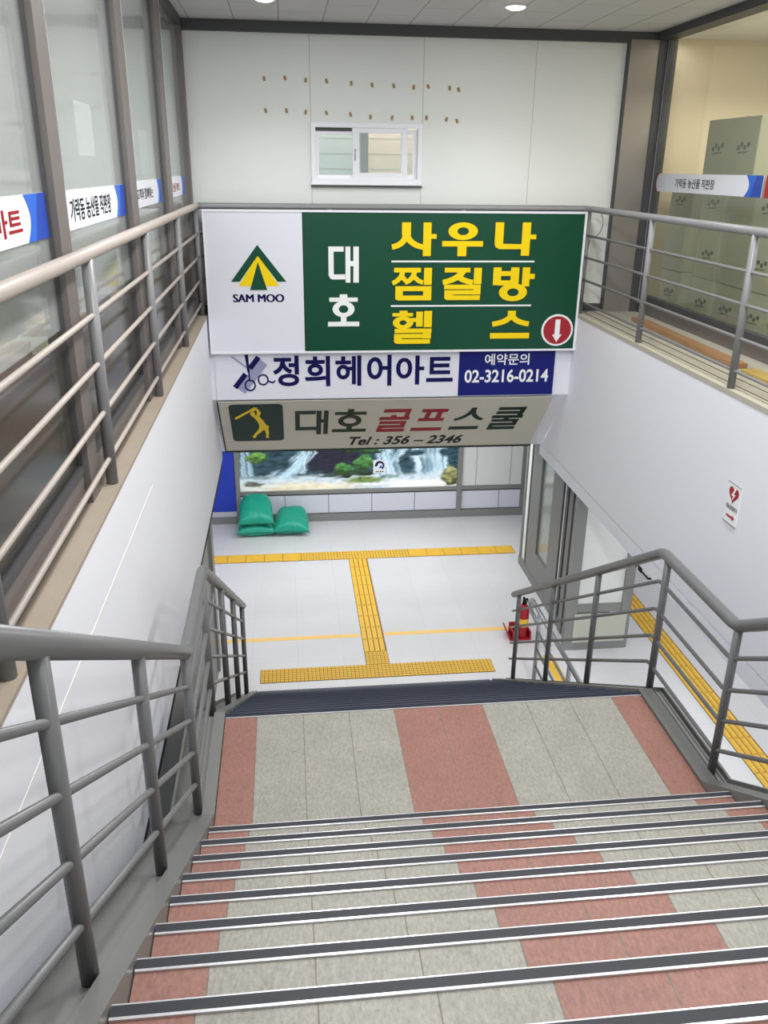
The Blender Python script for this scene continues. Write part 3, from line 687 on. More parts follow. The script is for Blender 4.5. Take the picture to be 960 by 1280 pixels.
# comb: blue back, pale teeth, lying diagonally; scissors opened across it
b = MB(); b.mi = 1
cA, cB = Vector((-.63, -.80, 0)), Vector((-.37, -.475, 0)); dd = (cB-cA).normalized(); nn = Vector((dd.y, -dd.x, 0))
P2 = lambda a, c: tuple((cA+dd*a+nn*c))[:2]
LC = (cB-cA).length
plate(b, fr, [P2(-.02, .045), P2(LC, .045), P2(LC, .155), P2(-.02, .155)], 0, .002); b.mi = 0
plate(b, fr, [P2(-.03, -.01), P2(LC*.42, -.01), P2(LC*.42, .05), P2(-.03, .05)], 0, .003); plate(b, fr, [P2(LC*.62, -.01), P2(LC+.01, -.01), P2(LC+.01, .05), P2(LC*.62, .05)], 0, .003)
bl(b, 'comb_picture', [M_navy, M_mauve])
b = MB()
plate(b, fr, [(-.507, -.45), (-.468, -.45), (-.455, -.655), (-.482, -.655)], 0, .004); plate(b, fr, [(-.475, -.64), (-.458, -.64), (-.455, -.76), (-.472, -.76)], 0, .004)
ringplate(b, fr, -.458, -.81, .066, .07, .017, .017, 0, .005); ringplate(b, fr, -.305, -.745, .064, .068, .017, .017, 0, .005)
plate(b, fr, [(-.245, -.775), (-.19, -.79), (-.16, -.765), (-.165, -.752), (-.195, -.772), (-.245, -.755)], 0, .004)
b.mi = 1; plate(b, fr, [(-.665, -.475), (-.64, -.47), (-.36, -.685), (-.372, -.70)], 0, .0035)
bl(b, 'scissors_picture', [M_navy, M_mauve])

# =================================================================== sign 3: the golf school board on the sloping soffit
A3 = Vector((0, 9.872, -.985)); D3 = Vector((0, 10.75-9.88, -1.875+.985)); L3 = D3.length; D3.normalize()
fr = Frame(A3+Vector((0, -.012, -.012)), (1, 0, 0), -D3)
t = thing('slanted_sign', 'beige sign board with golfer emblem on the sloping soffit below the banner', 'sign', (1.18, 10.3, -1.45))
inv = Vector((-1.18, -10.3, 1.45))
bl = lambda mb, n, m, bev=0: mb.build(n, m, t, bev, loc=inv)
b = MB(); plate(b, fr, [(-.845, -L3), (3.21, -L3), (3.21, -.012), (-.845, -.012)], -.006, 0); bl(b, 'sign_board', M_signb)
b = MB()
plate(b, fr, [(-.86, -L3-.03), (3.23, -L3-.03), (3.23, -L3), (-.86, -L3)], -.01, .01); bl(b, 'sign_edge', M_signgd)
b = MB(); plate(b, fr, [(-.86, -L3), (-.845, -L3), (-.845, -.012), (-.86, -.012)], -.006, .006); bl(b, 'sign_edge', M_signgd)
for ch, x0, y0, x1, y1, m in (('대2', .056, -.80, .465, -.25, M_lg), ('호2', .518, -.79, .95, -.25, M_lg), ('골2', 1.064, -.806, 1.44, -.245, M_lr), ('프2', 1.523, -.80, 1.92, -.26, M_lr), ('스2', 2.017, -.785, 2.40, -.245, M_lg), ('쿨2', 2.502, -.80, 2.90, -.245, M_lg)):
    b = MB(); glyph(b, fr, ch, x0, y0, x1, y1, 0, .004, shear={'대2': 0, '호2': 0}.get(ch, .12)); bl(b, 'dark_green_letter' if m == M_lg else 'red_letter', m)
b = MB(); text(b, fr, 'Tel : 356 – 2346', .736, -1.155, 2.249, -.925, .003, .026, shear=.2); bl(b, 'phone_number', M_lk)
b = MB(); plate(b, fr, rrect(-.733, -.98, -.09, -.075, .06), 0, .003)
b.mi = 1
X0, X1, Y0, Y1 = 85, 385, 545, 335
gp = lambda x, y: (-.733+(x-X0)/(X1-X0)*.643, -.98+(y-Y0)/(Y1-Y0)*.905)
for pts in ([(113, 405), (205, 362), (210, 370), (120, 415), (112, 413)],
            [(205, 360), (228, 350), (245, 358), (222, 372), (208, 371)],
            [(222, 350), (240, 352), (262, 380), (250, 402), (236, 395), (240, 376)],
            [(200, 378), (214, 373), (228, 380), (228, 396), (214, 402), (203, 392)],
            [(212, 398), (232, 392), (252, 402), (272, 425), (285, 450), (246, 455), (240, 432), (226, 412)],
            [(246, 452), (286, 448), (300, 458), (296, 478), (262, 480), (240, 476)],
            [(240, 474), (268, 478), (246, 496), (226, 508), (218, 524), (203, 526), (202, 514), (218, 498)],
            [(274, 474), (297, 474), (298, 500), (294, 515), (298, 526), (277, 526), (282, 510), (278, 492)]):
    plate(b, fr, [gp(*p) for p in pts][::-1], 0, .005)
bl(b, 'golfer_emblem', [M_signgd, M_ly])

# =================================================================== waterfall poster on the concourse wall
PW, PH = 3.93, 1.68; PX0, PZ0 = -.935, -3.835
def picture(u, h):
    """colour of the printed landscape at u along (0..1) and h metres above the lower edge"""
    x = u*850+55; y = 225-h*850/3.96          # the coordinates of the sketch
    fr_ = lambda a, b_, c_, o=4: noise.fractal(Vector((a, b_, c_)), 1, 2, o)
    n1 = fr_(x*.011, y*.02, .3); n2 = fr_(x*.035, y*.05, 4, 3); n3 = fr_(x*.018, y*.08, 9, 3); n4 = fr_(x*.045, y*.10, 6, 3)*.8
    wx, wy = x+n1*16+n2*5, y+n3*8
    rock = Vector((.022, .06, .085))*(1+.7*n3+.8*n4); rock = Vector([max(.004, q) for q in rock])
    c = rock
    def blend(c, col, a): a = max(0, min(1, a)); return c*(1-a)+Vector(col)*a
    def ell(cx, cy, rx, ry): return 1-math.hypot((wx-cx)/rx, (wy-cy)/ry)
    sm = lambda q: 0 if q <= 0 else 1 if q >= 1 else q*q*(3-2*q)
    def fall(c, xa, ya, xb, yb, w0, w1, k=1):
        if not ya <= y <= yb: return c
        t_ = (y-ya)/(yb-ya); cx = xa+(xb-xa)*t_**1.1; wd = w0+(w1-w0)*t_
        d = (x+n3*6-cx)/wd
        if abs(d) >= 1: return c
        s1 = fr_(d*3.2+cx*.003, t_*.9, k, 5); s2 = fr_(d*6, t_*1.1, k+3, 2)
        a = sm((1-abs(d))*2.2)*max(0, min(1, .64+.75*s1+.45*s2))*min(1, .4+t_*4)
        col = Vector((.34, .56, .70))*(1-.6*sm(.5+s2))+Vector((.80, .90, .95))*.6*sm(.5+s2)
        return blend(c, col, a)
    # dark cave in the middle, deep blue pools
    a = ell(410, 105, 130, 66)
    if a > 0: c = blend(c, Vector((.012, .014, .034))*(1+.6*n4), a*3.5)
    c = fall(c, 325, -130, 318, 82, 44, 40, 1); c = fall(c, 318, 72, 175, 192, 46, 70, 2); c = fall(c, 300, 76, 285, 160, 22, 30, 7)
    c = fall(c, 66, -60, 85, 205, 20, 38, 5)
    c = fall(c, 600, -130, 620, 82, 44, 42, 8); c = fall(c, 612, 68, 645, 178, 40, 62, 11); c = fall(c, 690, 60, 655, 118, 26, 22, 13)
    c = fall(c, 790, -130, 780, 104, 70, 76, 17); c = fall(c, 778, 86, 806, 200, 78, 84, 19); c = fall(c, 838, 60, 846, 180, 30, 34, 23)
    for cx, cy, rx, ry in ((706, 128, 34, 42), (205, 122, 52, 30), (860, 84, 40, 22), (745, 84, 40, 12)):
        a = ell(cx, cy, rx, ry)
        if a > 0: c = blend(c, rock*.9, a*2.6)
    # foam and stream
    if y > 150:
        k = sm((y-158-10*n1-6*n2)/20); c = blend(c, Vector((.56, .66, .74))*(1+.35*n4)+Vector((.15, .14, .12))*max(0, n2), k*.9)
    if y > 180:
        k = sm((y-186+n1*9+n2*5)/18); mid = 1-abs((x-300)/300)
        c = blend(c, Vector((.72, .66, .48))*(1+.22*n4), k*max(0, min(1, mid*1.5)))
        c = blend(c, (.86, .87, .84), k*sm((x-600)/80)*.9); c = blend(c, (.85, .88, .86), k*max(0, n3)*1.2)
    for cx, cy, rx, ry, col in ((545, 190, 105, 17, (.16, .24, .07)), (410, 170, 95, 9, (.03, .07, .07)), (112, 196, 46, 12, (.13, .14, .11)), (120, 172, 80, 8, (.2, .3, .32)), (640, 176, 60, 7, (.2, .3, .3))):
        a = ell(cx, cy, rx, ry)
        if a > 0: c = blend(c, Vector(col)*(1+.9*n4), a*2.2)
    # mossy rocks, paler on their tops
    for cx, cy, rx, ry, col in ((532, 122, 44, 40, (.035, .125, .03)), (459, 143, 37, 28, (.03, .11, .03)), (122, 92, 48, 24, (.07, .16, .03)), (530, 161, 46, 13, (.012, .03, .015)), (460, 167, 40, 9, (.01, .025, .013)), (876, 182, 42, 42, (.17, .17, .07)), (560, 74, 60, 10, (.015, .05, .015)), (480, 40, 90, 40, (.02, .08, .015)), (160, 20, 90, 50, (.03, .10, .02)), (720, -20, 70, 60, (.02, .08, .015))):
        a = ell(cx, cy, rx, ry)
        if a > 0:
            lift = max(0, min(1, (cy-y)/ry*.7+.45+n2*.7))
            c = blend(c, Vector(col)*(.45+1.9*lift)*max(.3, 1+.9*n4), a*6)
    return [max(0, min(1, q)) for q in c]
nx, nz = 300, 128
vs = [(PX0+PW*i/nx, YW+.05, PZ0+PH*j/nz) for j in range(nz+1) for i in range(nx+1)]
fs = [(j*(nx+1)+i, j*(nx+1)+i+1, (j+1)*(nx+1)+i+1, (j+1)*(nx+1)+i) for j in range(nz) for i in range(nx)]
po = thing('waterfall_poster', 'backlit landscape poster of mossy rocks and a waterfall on the far wall', 'poster', (PX0+PW/2, YW+.05, PZ0))
inv = Vector((-(PX0+PW/2), -(YW+.05), -PZ0))
me = bpy.data.meshes.new('picture'); me.from_pydata(vs, [], fs)
ca = me.color_attributes.new('print', 'FLOAT_COLOR', 'POINT')
flat = []
for j in range(nz+1):
    for i in range(nx+1): flat += picture(i/nx, PH*j/nz)+[1.0]
ca.data.foreach_set('color', flat)
m = bpy.data.materials.new('printed_film'); m.use_nodes = True; n, l = nodes_of(m); bs = n['Principled BSDF']
at = n.new('ShaderNodeAttribute'); at.attribute_name = 'print'; l.new(at.outputs['Color'], bs.inputs['Base Color']); l.new(at.outputs['Color'], bs.inputs['Emission Color']); bs.inputs['Emission Strength'].default_value = .45; bs.inputs['Roughness'].default_value = .25
me.materials.append(m); o = bpy.data.objects.new('picture', me); COL.objects.link(o); o.parent = po; o.location = inv
MB().box(PX0-.002, PX0+PW, YW+.051, YW+.059, PZ0, PZ0+PH).build('light_box', M_alu, po, loc=inv)
fr = Frame((0, YW+.048, 0), (1, 0, 0), (0, 0, 1))
lx, lz = PX0+(597-55)/850*PW, PZ0+(225-138)/850*3.96
b = MB(); plate(b, fr, [(lx-.115, lz-.12), (lx+.115, lz-.12), (lx+.115, lz+.13), (lx-.115, lz+.13)], 0, .003)
b.mi = 1
for i in range(18):
    a0, a1 = R(-60+i*14), R(-60+(i+1)*14); w0, w1 = .02+.03*i/18, .02+.03*(i+1)/18
    P = lambda a, rr: (lx+rr*math.cos(a), lz+.025+rr*math.sin(a))
    plate(b, fr, [P(a0, .085), P(a1, .085), P(a1, .085-w1), P(a0, .085-w0)], .003, .005)
b.mi = 2; plate(b, fr, [(lx-.01, lz-.03), (lx+.045, lz-.02), (lx+.05, lz+.03), (lx+.01, lz+.02)], .003, .0055)
b.mi = 3
for k in range(4): plate(b, fr, [(lx-.07+k*.037, lz-.1), (lx-.045+k*.037, lz-.1), (lx-.045+k*.037, lz-.08), (lx-.07+k*.037, lz-.08)], .003, .005)
b.build('logo_label', [M_lw, M_navy, M_cblue, M_lk], po, loc=inv)

# blue board to the left of the poster
bo = thing('blue_board', 'plain deep blue board on the far wall left of the waterfall poster', 'board', (-1.5, YW+.03, -4.2))
MB().box(-2.0, -1.02, YW+.01, YW+.06, -4.20, -2.2).build('board_face', M_blue, bo, loc=(1.5, -YW-.03, 4.2))
MB().box(-2.04, -1.012, YW-.005, YW+.06, -4.30, -4.2).build('board_frame', M_alu, bo, loc=(1.5, -YW-.03, 4.2))
MB().box(-2.04, -1.012, YW-.005, YW+.06, -2.2, -2.16).build('board_frame', M_alu, bo, loc=(1.5, -YW-.03, 4.2))
struct(MB().box(-3.9, -1.02, YW-.02, YW+.06, ZC, -4.305).build('baseboard_left', M_frame))

# =================================================================== tactile paving and floor lines
def tactile(name, label, rects, group=None, TY=.3):
    """rects: (x0,y0,nx,ny,kind) of 30 cm tiles; kind 'dots', 'barsx' or 'barsy'"""
    b = MB(); T_ = .3
    for (x0, y0, nx_, ny_, kind) in rects:
        b.mi = 1; ty = TY if kind == 'barsy' else T_; b.box(x0-.004, x0+nx_*T_+.004, y0-.004, y0+ny_*ty+.004, ZC, ZC+.004)
        for i in range(nx_):
            for j in range(ny_):
                xa, ya = x0+i*T_, y0+j*ty
                b.mi = 0; b.box(xa+.004, xa+T_-.004, ya+.004, ya+ty-.004, ZC+.002, ZC+.008)
                if kind == 'dots':
                    for p in range(6):
                        for q in range(6):
                            cx, cy = xa+.025+p*.05, ya+.025+q*.05; k = len(b.v)
                            for rr, zz in ((.017, .008), (.011, .0135)):
                                for a in range(8): b.v.append((cx+rr*math.cos(a*math.pi/4), cy+rr*math.sin(a*math.pi/4), ZC+zz))
                            b.mi = 0
                            for a in range(8): b.f.append((k+a, k+(a+1) % 8, k+8+(a+1) % 8, k+8+a)); b.m.append(0); b.s.append(True)
                            b.f.append(tuple(k+8+a for a in range(8))); b.m.append(0); b.s.append(False)
                        b.mi = 1
                    for p in range(1, 6):
                        b.mi = 1; b.box(xa+.004, xa+T_-.004, ya+p*.05-.003, ya+p*.05+.003, ZC+.006, ZC+.0088); b.box(xa+p*.05-.003, xa+p*.05+.003, ya+.004, ya+T_-.004, ZC+.006, ZC+.0088)
                else:
                    for p in range(4):
                        o_ = .022+p*.072
                        b.mi = 0
                        if kind == 'barsx': b.box(xa+.015, xa+T_-.015, ya+o_, ya+o_+.04, ZC+.008, ZC+.0135); b.mi = 1; b.box(xa+.01, xa+T_-.01, ya+o_+.043, ya+o_+.052, ZC+.006, ZC+.0088)
                        else: b.box(xa+o_, xa+o_+.04, ya+.015, ya+ty-.015, ZC+.008, ZC+.0135); b.mi = 1; b.box(xa+o_+.043, xa+o_+.056, ya+.01, ya+ty-.01, ZC+.006, ZC+.0088)
    o = b.build(name, [M_yel, M_grout]); return tag(o, label, 'tactile paving', group)
tactile('tactile_strip', 'yellow studded tactile strip on the floor at the foot of the stairs', [(-.478, 9.13, 10, 1, 'dots')])
tactile('tactile_strip', 'yellow tactile path running straight from the stairs to the far strip', [(.885, 9.436, 1, 1, 'dots'), (.885, 9.742, 1, 9, 'barsy')], TY=.3245)
tactile('tactile_strip', 'yellow tactile strip crossing the floor in front of the waterfall wall', [(-1.7, 12.67, 6, 1, 'barsx'), (.1, 12.67, 6, 1, 'dots'), (1.9, 12.67, 6, 1, 'barsx')])
tactile('tactile_strip', 'long yellow tactile strip on the floor seen through the right stair railing', [(4.84, 4.2, 1, 27, 'barsy')])
tag(MB().box(-1.3, .86, 10.15, 10.235, ZC, ZC+.002).build('floor_line', M_orange), 'pale orange line on the floor left of the tactile path', 'floor line')
tag(MB().box(1.21, 3.0, 10.16, 10.245, ZC, ZC+.002).build('floor_line', M_orange), 'pale orange line on the floor ending at the fire extinguisher', 'floor line')
tag(MB().box(3.24, 3.38, 5.0, 9.45, ZC, ZC+.004).build('floor_line', M_yel), 'yellow floor line under the steel guard rail beside the stairs', 'floor line')

# =================================================================== sandbags
def sandbag(label, w_, l_, h_, loc, tilt, yawd, seed):
    t = thing('sandbag', label, 'sandbag', loc, 'green sandbags by the poster wall')
    N = 28; b = MB(); b.sm = True
    def S(u, v, top):
        q = max(0, (1-abs(u)**2.6))**.5*max(0, (1-abs(v)**4.5))**.5
        pinch = 1-.07*(1-v*v)*0-.05*(1-abs(u))*abs(v)**3
        x = u*w_/2*(1-.05*(1-v*v)+.03*abs(v)**4)*(1-.30*max(0, v+.1)**2.2); y = v*l_/2*pinch
        nz_ = noise.fractal(Vector((u*2.2+seed, v*2.2, seed*3)), 1, 2, 4)
        wr = noise.noise(Vector((u*9, v*2.5+seed, seed)))*.012*abs(v)
        z = q*h_*(.58 if top else .42)*(1+.16*nz_)+(wr if q > 0 else 0)
        return (x, y, h_*.42+(z if top else -z))
    for top in (True, False):
        k = len(b.v)
        for j in range(N+1):
            for i in range(N+1): b.v.append(S(-1+2*i/N, -1+2*j/N, top))
        for j in range(N):
            for i in range(N):
                q = (k+j*(N+1)+i, k+j*(N+1)+i+1, k+(j+1)*(N+1)+i+1, k+(j+1)*(N+1)+i)
                b.f.append(q if top else q[::-1]); b.m.append(0); b.s.append(True)
    b.build('bag_body', M_bag, t)
    for sgn in (-1, 1):
        c = MB()
        pts = [(u*w_/2*(.66 if sgn > 0 else 1.0), sgn*l_/2*(1-.05*(1-abs(u))), h_*.42) for u in [-1.04+2.08*i/12 for i in range(13)]]
        c.tube(pts, .008, 6); c.build('seam', M_bagseam, t)
    for sgn in (-1, 1):
        d = MB()
        d.tube([(sgn*w_/2*.98, -l_/2*.97, h_*.42), (sgn*(w_/2+.015), -l_/2-.03, h_*.40)], .010, 6)
        d.build('corner_ear', M_bag, t)
    t.rotation_euler = (R(tilt), 0, R(yawd)); return t
sandbag('green sandbag lying underneath on the floor by the far wall', .66, .60, .22, (-.655, 13.955, ZC+.004), 0, 2, 1)
sandbag('green sandbag stacked on top of another below the poster', .60, .66, .25, (-.655, 13.99, ZC+.335), 29, 2, 2.3)
sandbag('green sandbag leaning alone beside the stacked pair', .62, .68, .26, (-.035, 13.99, ZC+.085), 14, -3, 4.1)

# =================================================================== fire extinguisher on its stand
t = thing('extinguisher_stand', 'low red stand on the floor carrying a fire extinguisher', 'stand', (3.06, 9.97, ZC))
b = MB().box(-.13, .13, -.12, .12, 0, .02).box(-.13, .13, .09, .12, .02, .17).box(-.13, -.11, -.12, .12, .02, .13).box(.11, .13, -.12, .12, .02, .13); b.build('tray', M_red, t, .004)
b = MB(); b.prism([(-.16, .0), (-.13, .0), (-.20, .16), (-.22, .16)], 'y', -.12, .12); b.build('sign_flap', M_red, t)
t = thing('fire_extinguisher', 'red fire extinguisher with yellow label behind the stair railing end', 'extinguisher', (3.085, 9.96, ZC+.02))
MB().lathe([(.076, 0), (.082, .012), (.082, .40), (.076, .44), (.05, .475), (.026, .49)], (0, 0, 0), 24).build('cylinder', M_red, t)
b = MB()
for i in range(10):
    a0, a1 = R(-150+i*13), R(-150+(i+1)*13)
    b.quad(*[(.0835*math.cos(a), .0835*math.sin(a), z) for a, z in ((a0, .17), (a1, .17), (a1, .29), (a0, .29))])
b.build('yellow_label', M_yel, t)
b = MB().lathe([(.022, .49), (.022, .535), (.016, .55)], (0, 0, 0), 12); b.box(-.012, .012, -.11, .03, .55, .565).box(-.012, .012, -.10, .02, .575, .59); b.build('valve', M_lk, t)
MB().tube([(0, .02, .53), (.06, .05, .54), (.09, .05, .45), (.085, .03, .22), (.08, .03, .16)], .011, 8).build('hose', M_lk, t)

# =================================================================== steel guard rail under the stairs
t = thing('guard_rail', 'shiny steel guard rail standing below the stairs beside the metal shop front', 'railing', (2.92, 7.5, ZC))
gx = 0
def gpt(y, z): return (0, y-7.5, z-ZC)
MB().tube([gpt(8.78, -3.55), gpt(9.08, -3.55), gpt(9.16, -3.50), gpt(9.16, -3.44), gpt(9.08, -3.39), gpt(5.4, -3.39)], .028, 14).build('top_rail', M_chrome, t)
for z in (-3.66, -3.90, -4.14): MB().tube([gpt(8.8, z), gpt(5.4, z)], .016, 10).build('bar', M_chrome, t)
for y in (8.76, 7.6, 6.4): MB().tube([gpt(y, ZC), gpt(y, -3.4)], .026, 12).build('post', M_chrome, t)

# =================================================================== small things on the walls
# defibrillator sign on the right wall
t = thing('wall_sign', 'small white defibrillator sign with red heart on the right wall', 'sign', (XR-.004, 5.79, -.99))
inv = Vector((-(XR-.004), -5.79, .99))
fr = Frame((XR-.008, 5.79, -.82), (0, -1, 0), (0, 0, 1))
MB().box(XR-.008, XR, 5.695, 5.885, -.985, -.665).build('sign_plate', M_lw, t, loc=inv)
b = MB(); plate(b, fr, [(-.1, -.168), (.1, -.168), (.1, -.162), (-.1, -.162)], 0, .003); plate(b, fr, [(-.1, .155), (.1, .155), (.1, .161), (-.1, .161)], 0, .003); b.build('sign_edge', M_frame, t, loc=inv)
hp = []
for i in range(40):
    a = 2*math.pi*i/40; hp.append((.0046*16*math.sin(a)**3, .075+.0046*(13*math.cos(a)-5*math.cos(2*a)-2*math.cos(3*a)-math.cos(4*a))))
b = MB(); plate(b, fr, hp[::-1], 0, .002); b.mi = 1
plate(b, fr, [(.012, .125), (-.028, .062), (.0, .062), (-.016, .012), (.030, .078), (.004, .078), (.03, .125)], .002, .004); b.build('heart_symbol', [M_red, M_lw], t, loc=inv)
b = MB(); text(b, fr, '자동심장충격기', -.085, -.055, .085, -.015, .002, .02); b.build('sign_text', M_lk, t, loc=inv)
b = MB(); plate(b, fr, [(-.06, -.118), (.03, -.118), (.03, -.1), (-.06, -.1)], 0, .002); plate(b, fr, [(.03, -.132), (.068, -.109), (.03, -.086)], 0, .002); b.build('arrow', M_red, t, loc=inv)
# curled strip of broken trim under the right fascia
t = thing('fascia_strip', 'curled strip of broken white trim hanging under the lower edge of the right wall', 'trim strip', (XR+.03, 7.2, -2.06))
MB().box(-.02, .03, -.14, .0, -.035, 0).box(-.02, .03, 0, .16, -.015, 0).build('strip_body', M_pvc, t)
b = MB().box(-.03, .02, -.15, .0, -.05, -.035).box(-.03, -.02, .02, .1, -.06, -.015); b.tube([(-.02, .1, -.01), (-.02, .15, -.04), (-.02, .17, -.06)], .008, 6); b.build('strip_shadow', M_lk, t)  # black pieces that stand for the shadow of the curled strip
# planks on the right ledge
t = thing('plank', 'reddish brown wooden plank lying on the right ledge behind the railing', 'plank', (3.89, 8.05, 0))
MB().box(-.06, .06, -1.2, 1.25, 0, .045).build('board', M_gwood, t, .004)
t.rotation_euler = (0, 0, R(-1))
tag(MB().box(3.80, 3.95, 3.5, 6.72, .002, .03).build('plank', M_ywood, bevel=.004), 'yellowish wooden plank on the right ledge nearer than the brown one', 'plank')
# loop of wire hanging from the right corner of the railing
b = MB(); pts = []
for i in range(25):
    a = R(200+i*12.5); pts.append((3.47+.14*math.cos(a), 9.86+.02*math.sin(a*2), 1.02+.17*math.sin(a)))
b.tube(pts, .006, 6); b.tube([(3.36, 9.88, .80), (3.42, 9.86, .86), (3.47, 9.86, .82), (3.46, 9.86, .74), (3.41, 9.86, .72), (3.42, 9.86, .80)], .009, 6)
tag(b.build('wire_loop', M_rail), 'thin grey wire looped over the railing beside the green sign', 'wire')
# stubs left in the cream wall
MK = [(-.168, 2.426), (.05, 2.435), (.268, 2.42), (.487, 2.417), (.751, 2.40), (.973, 2.389), (1.205, 2.386), (1.422, 2.375), (1.578, 2.386), (1.814, 2.376), (1.911, 2.362),
      (-.164, 2.122), (.057, 2.126), (.261, 2.114), (.483, 2.11), (.741, 2.099), (.958, 2.079), (1.193, 2.075), (1.412, 2.079), (1.57, 2.082), (1.791, 2.069), (1.907, 2.055)]
proto = None
for i, (x, z) in enumerate(MK):
    if proto is None:
        b = MB().box(-.011, .011, -.012, 0, -.02, .02); b.mi = 1; b.box(-.004, .013, -.016, -.012, -.024, .008); proto = b.build('wall_stub', [M_stub, M_gwood]); o = proto
    else: o = proto.copy(); COL.objects.link(o)
    o.location = (x, YB, z); o.rotation_euler = (0, R(random.uniform(-20, 20)), 0)
    up_ = i < 11
    tag(o, 'small brown fixing stub in the %s row on the cream wall' % ('upper' if up_ else 'lower'), 'wall stub', 'fixing stubs in the %s row' % ('upper' if up_ else 'lower'))

# downlights
for x, lab in ((-.115, 'left one of two round downlights in the tiled ceiling'), (2.16, 'right one of two round downlights in the tiled ceiling')):
    t = thing('downlight', lab, 'ceiling light', (x, 8.72, ZCE), 'recessed ceiling downlights')
    MB().lathe([(.105, 0), (.105, -.012), (.085, -.016), (.085, -.004)], (0, 0, 0), 28).build('trim_ring', M_pvc, t)
    MB().lathe([(.083, -.018), (.06, -.03), (.02, -.034)], (0, 0, 0), 24).build('lamp_disc', mat('lamp_glow', (1, .98, .94), emit=14), t)
    l_ = bpy.data.lights.new('downlight_lamp', 'SPOT'); l_.energy = 75; l_.spot_size = R(125); l_.spot_blend = .8; l_.shadow_soft_size = .08
    lo = bpy.data.objects.new('downlight_lamp', l_); lo.location = (x, 8.72, ZCE-.06); COL.objects.link(lo)

# =================================================================== shop banners on the glass
def banner(label, x, s, ya, yb, z0, z1, left, right, words_, tx, wcol, th=.004):
    """x plane; s=+1 faces +x (left front), -1 faces -x; the text runs with the reader's eye"""
    t = thing('shop_banner', label, 'banner', (x, (ya+yb)/2, z0), 'shop banners on the glass')
    inv = Vector((-x, -(ya+yb)/2, -z0))
    W = yb-ya
    fr = Frame((x, ya if s > 0 else yb, z0), (0, s, 0), (0, 0, 1)); H = z1-z0
    b = MB(); plate(b, fr, [(0, 0), (W, 0), (W, H), (0, H)], -th, 0); b.build('white_sheet', M_signw, t, loc=inv)
    if right:
        b = MB(); e = W-right
        plate(b, fr, [(e+.06*math.sin(i/8*math.pi)+.02, H*i/8) for i in range(9)][::-1]+[(W, 0), (W, H)], 0, .0015) if False else None
        edge = [(e+.07*math.sin(i/8*math.pi), H*i/8) for i in range(9)]
        for i in range(8): plate(b, fr, [edge[i], (W, H*i/8), (W, H*(i+1)/8), edge[i+1]], 0, .0015)
        b.mi = 1
        for i in range(8): plate(b, fr, [(W-right*.62+right*.25*i/8, H*i/8), (W, H*i/8), (W, H*(i+1)/8), (W-right*.62+right*.25*(i+1)/8, H*(i+1)/8)], .0015, .0025)
        b.build('blue_end', [M_cblue, M_cblue2], t, loc=inv)
    if left:
        b = MB()
        edge = [(left[0]*(1-.45*math.sin(i/8*math.pi)), H*i/8) for i in range(9)]
        for i in range(8): plate(b, fr, [(0, H*i/8), edge[i], edge[i+1], (0, H*(i+1)/8)], 0, .0015)
        b.build('coloured_end', left[1], t, loc=inv)
    if words_:
        b = MB(); text(b, fr, words_, tx[0]*W, H*tx[2], tx[1]*W, H*tx[3], .002, tx[4]); b.build('lettering', wcol, t, loc=inv)
    return t
XB = -1.032
banner('white shop banner with large red letters on the nearest left window', XB, 1, 2.38, 4.05, 1.268, 1.452, None, .32, '마트', (.55, .77, .2, .75, .02), M_lr)
banner('white shop banner with orange end and black lettering on the left glass', XB, 1, 4.295, 6.03, 1.266, 1.45, (.16, M_corange), .32, '가락동 농산물 직판장', (.12, .72, .2, .78, .012), M_lk)
banner('white shop banner with small black lettering on the third left pane', XB, 1, 6.34, 7.86, 1.28, 1.464, None, .25, '고객과 함께하는', (.14, .66, .28, .70, .012), M_lk)
banner('narrow white shop banner with faint red lettering nearest the cream wall', XB, 1, 8.31, 9.72, 1.29, 1.47, None, .30, '농산물 마트', (.14, .66, .25, .68, .01), M_lr)
XBR = 4.215
banner('white shop banner with red and blue ends on the right window', XBR, -1, 7.62, 10.0, 1.36, 1.545, (.12, M_red), .30, '가락동 농산물 직판장', (.24, .62, .25, .75, .012), M_lk)
banner('red ended shop banner at the right edge of the right window', XBR, -1, 5.4, 7.57, 1.36, 1.545, (.6, M_red), .3, None, None, None)

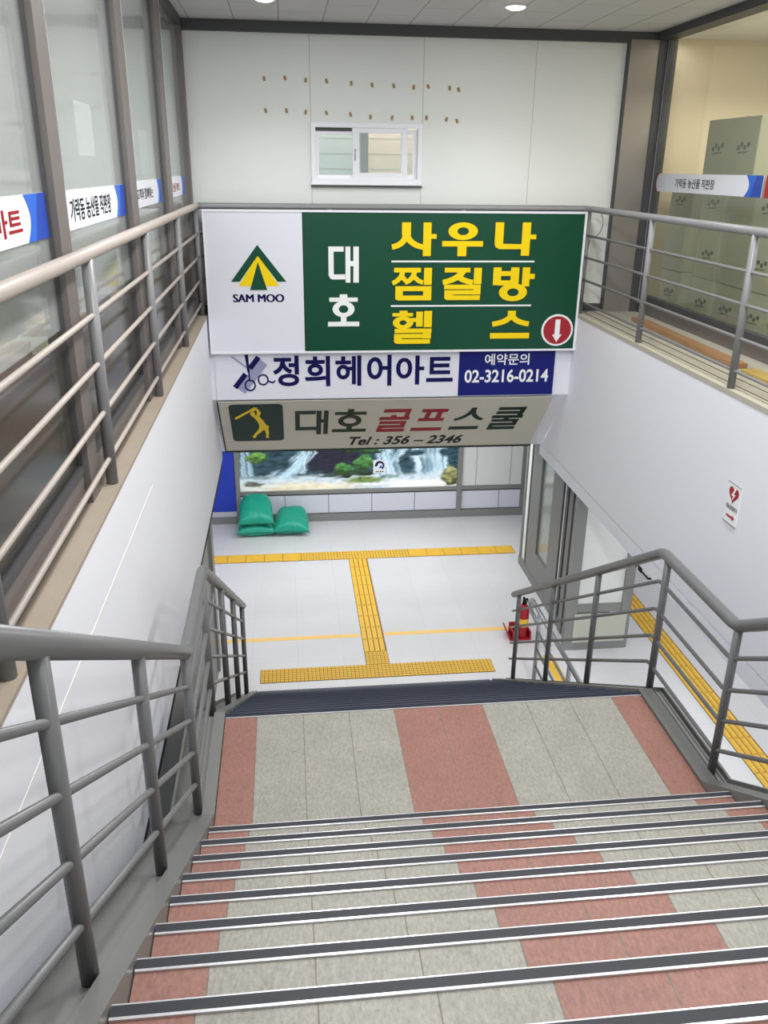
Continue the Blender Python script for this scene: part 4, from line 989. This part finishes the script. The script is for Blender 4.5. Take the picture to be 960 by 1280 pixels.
# goods and papers behind the glass
def carton(name, label, loc, sx, sy, sz, m, group, print_=True):
    t = thing(name, label, 'box', loc, group)
    MB().box(-sx/2, sx/2, -sy/2, sy/2, 0, sz).build('carton', m, t, .008)
    MB().box(-sx/2-.001, sx/2+.001, -.03, .03, sz, sz+.002).build('tape', M_carton2, t)
    if print_:
        b = MB(); fr_ = Frame((-sx/2, 0, 0), (0, -1, 0), (0, 0, 1))
        for k in range(4): plate(b, fr_, disc(-sy*.18+k*sy*.12, sz*(.50+.05*(k % 2)), sy*.055, sz*.045, 10), 0, .001)
        plate(b, fr_, [(-sy*.2, sz*.40), (sy*.16, sz*.42), (sy*.2, sz*.44), (-sy*.16, sz*.43)], 0, .001)
        b.build('print', M_lg, t)
    return t
xs = 4.72
tops = [(9.13, 'grey green carton on top of the stack behind the right window, farther one'), (8.595, 'grey green carton on top of the stack behind the right window, nearer one')]
for y, lab in tops: carton('cardboard_box', lab, (xs, y, 1.513), .46, .53, .56, M_carton, 'cartons on top of the stack')
rows = [('lowest layer', .0), ('middle layer', .504), ('upper layer', 1.008)]
cols = [(9.83, 'farthest'), (8.97, 'second farthest'), (8.42, 'middle'), (7.87, 'second nearest'), (7.32, 'nearest')]
for nm, z in rows:
    for y, cn in cols:
        carton('cardboard_box', 'pale carton in the %s, %s column behind the right window' % (nm, cn), (xs+random.uniform(-.02, .02), y, z), .5, .54, .50, random.choice((M_carton, M_carton2)), 'stacked cartons behind the right window', random.random() < .6)
tag(MB().box(-2.60, -2.59, 5.0, 5.5, 1.62, 1.93).build('notice_paper', M_paper), 'white notice paper seen through the second left pane', 'paper') if False else None
tag(MB().box(-1.08, -1.078, 5.06, 5.48, 1.61, 1.88).build('notice_paper', M_paper), 'white notice paper behind the milky glass of the left shop', 'paper')
tag(MB().box(-1.08, -1.078, 6.55, 6.95, 1.5, 1.84).build('notice_paper', M_paper), 'pale paper sheet behind the third left pane, left of its neighbour', 'paper')
tag(MB().box(-1.08, -1.078, 7.2, 7.6, 1.5, 1.82).build('notice_paper', M_paper), 'pale paper sheet behind the third left pane, right of its neighbour', 'paper')
for i, y in enumerate((1.3, 3.2, 5.1, 7.0, 8.9)):
    t = thing('shop_shelf', 'low brown goods shelf inside the left shop, %s from the near end' % ('first', 'second', 'third', 'fourth', 'fifth')[i], 'shelf', (-1.29, y, 0), 'goods shelves behind the left glass')
    b = MB().box(.16, .18, -.935, .935, 0, .72).box(-.18, .16, -.935, -.915, 0, .72).box(-.18, .16, .915, .935, 0, .72).box(-.18, .16, -.90, .90, .06, .08).box(-.18, .16, -.90, .90, .40, .42); b.build('shelf_body', M_brownbox, t)
    for k in range(3): MB().box(-.15, .13, -.80+k*.56, -.32+k*.56, .42, .70+.06*k).build('goods_pack', (M_gwood, M_brownbox, M_carton2)[(k+i) % 3], t)
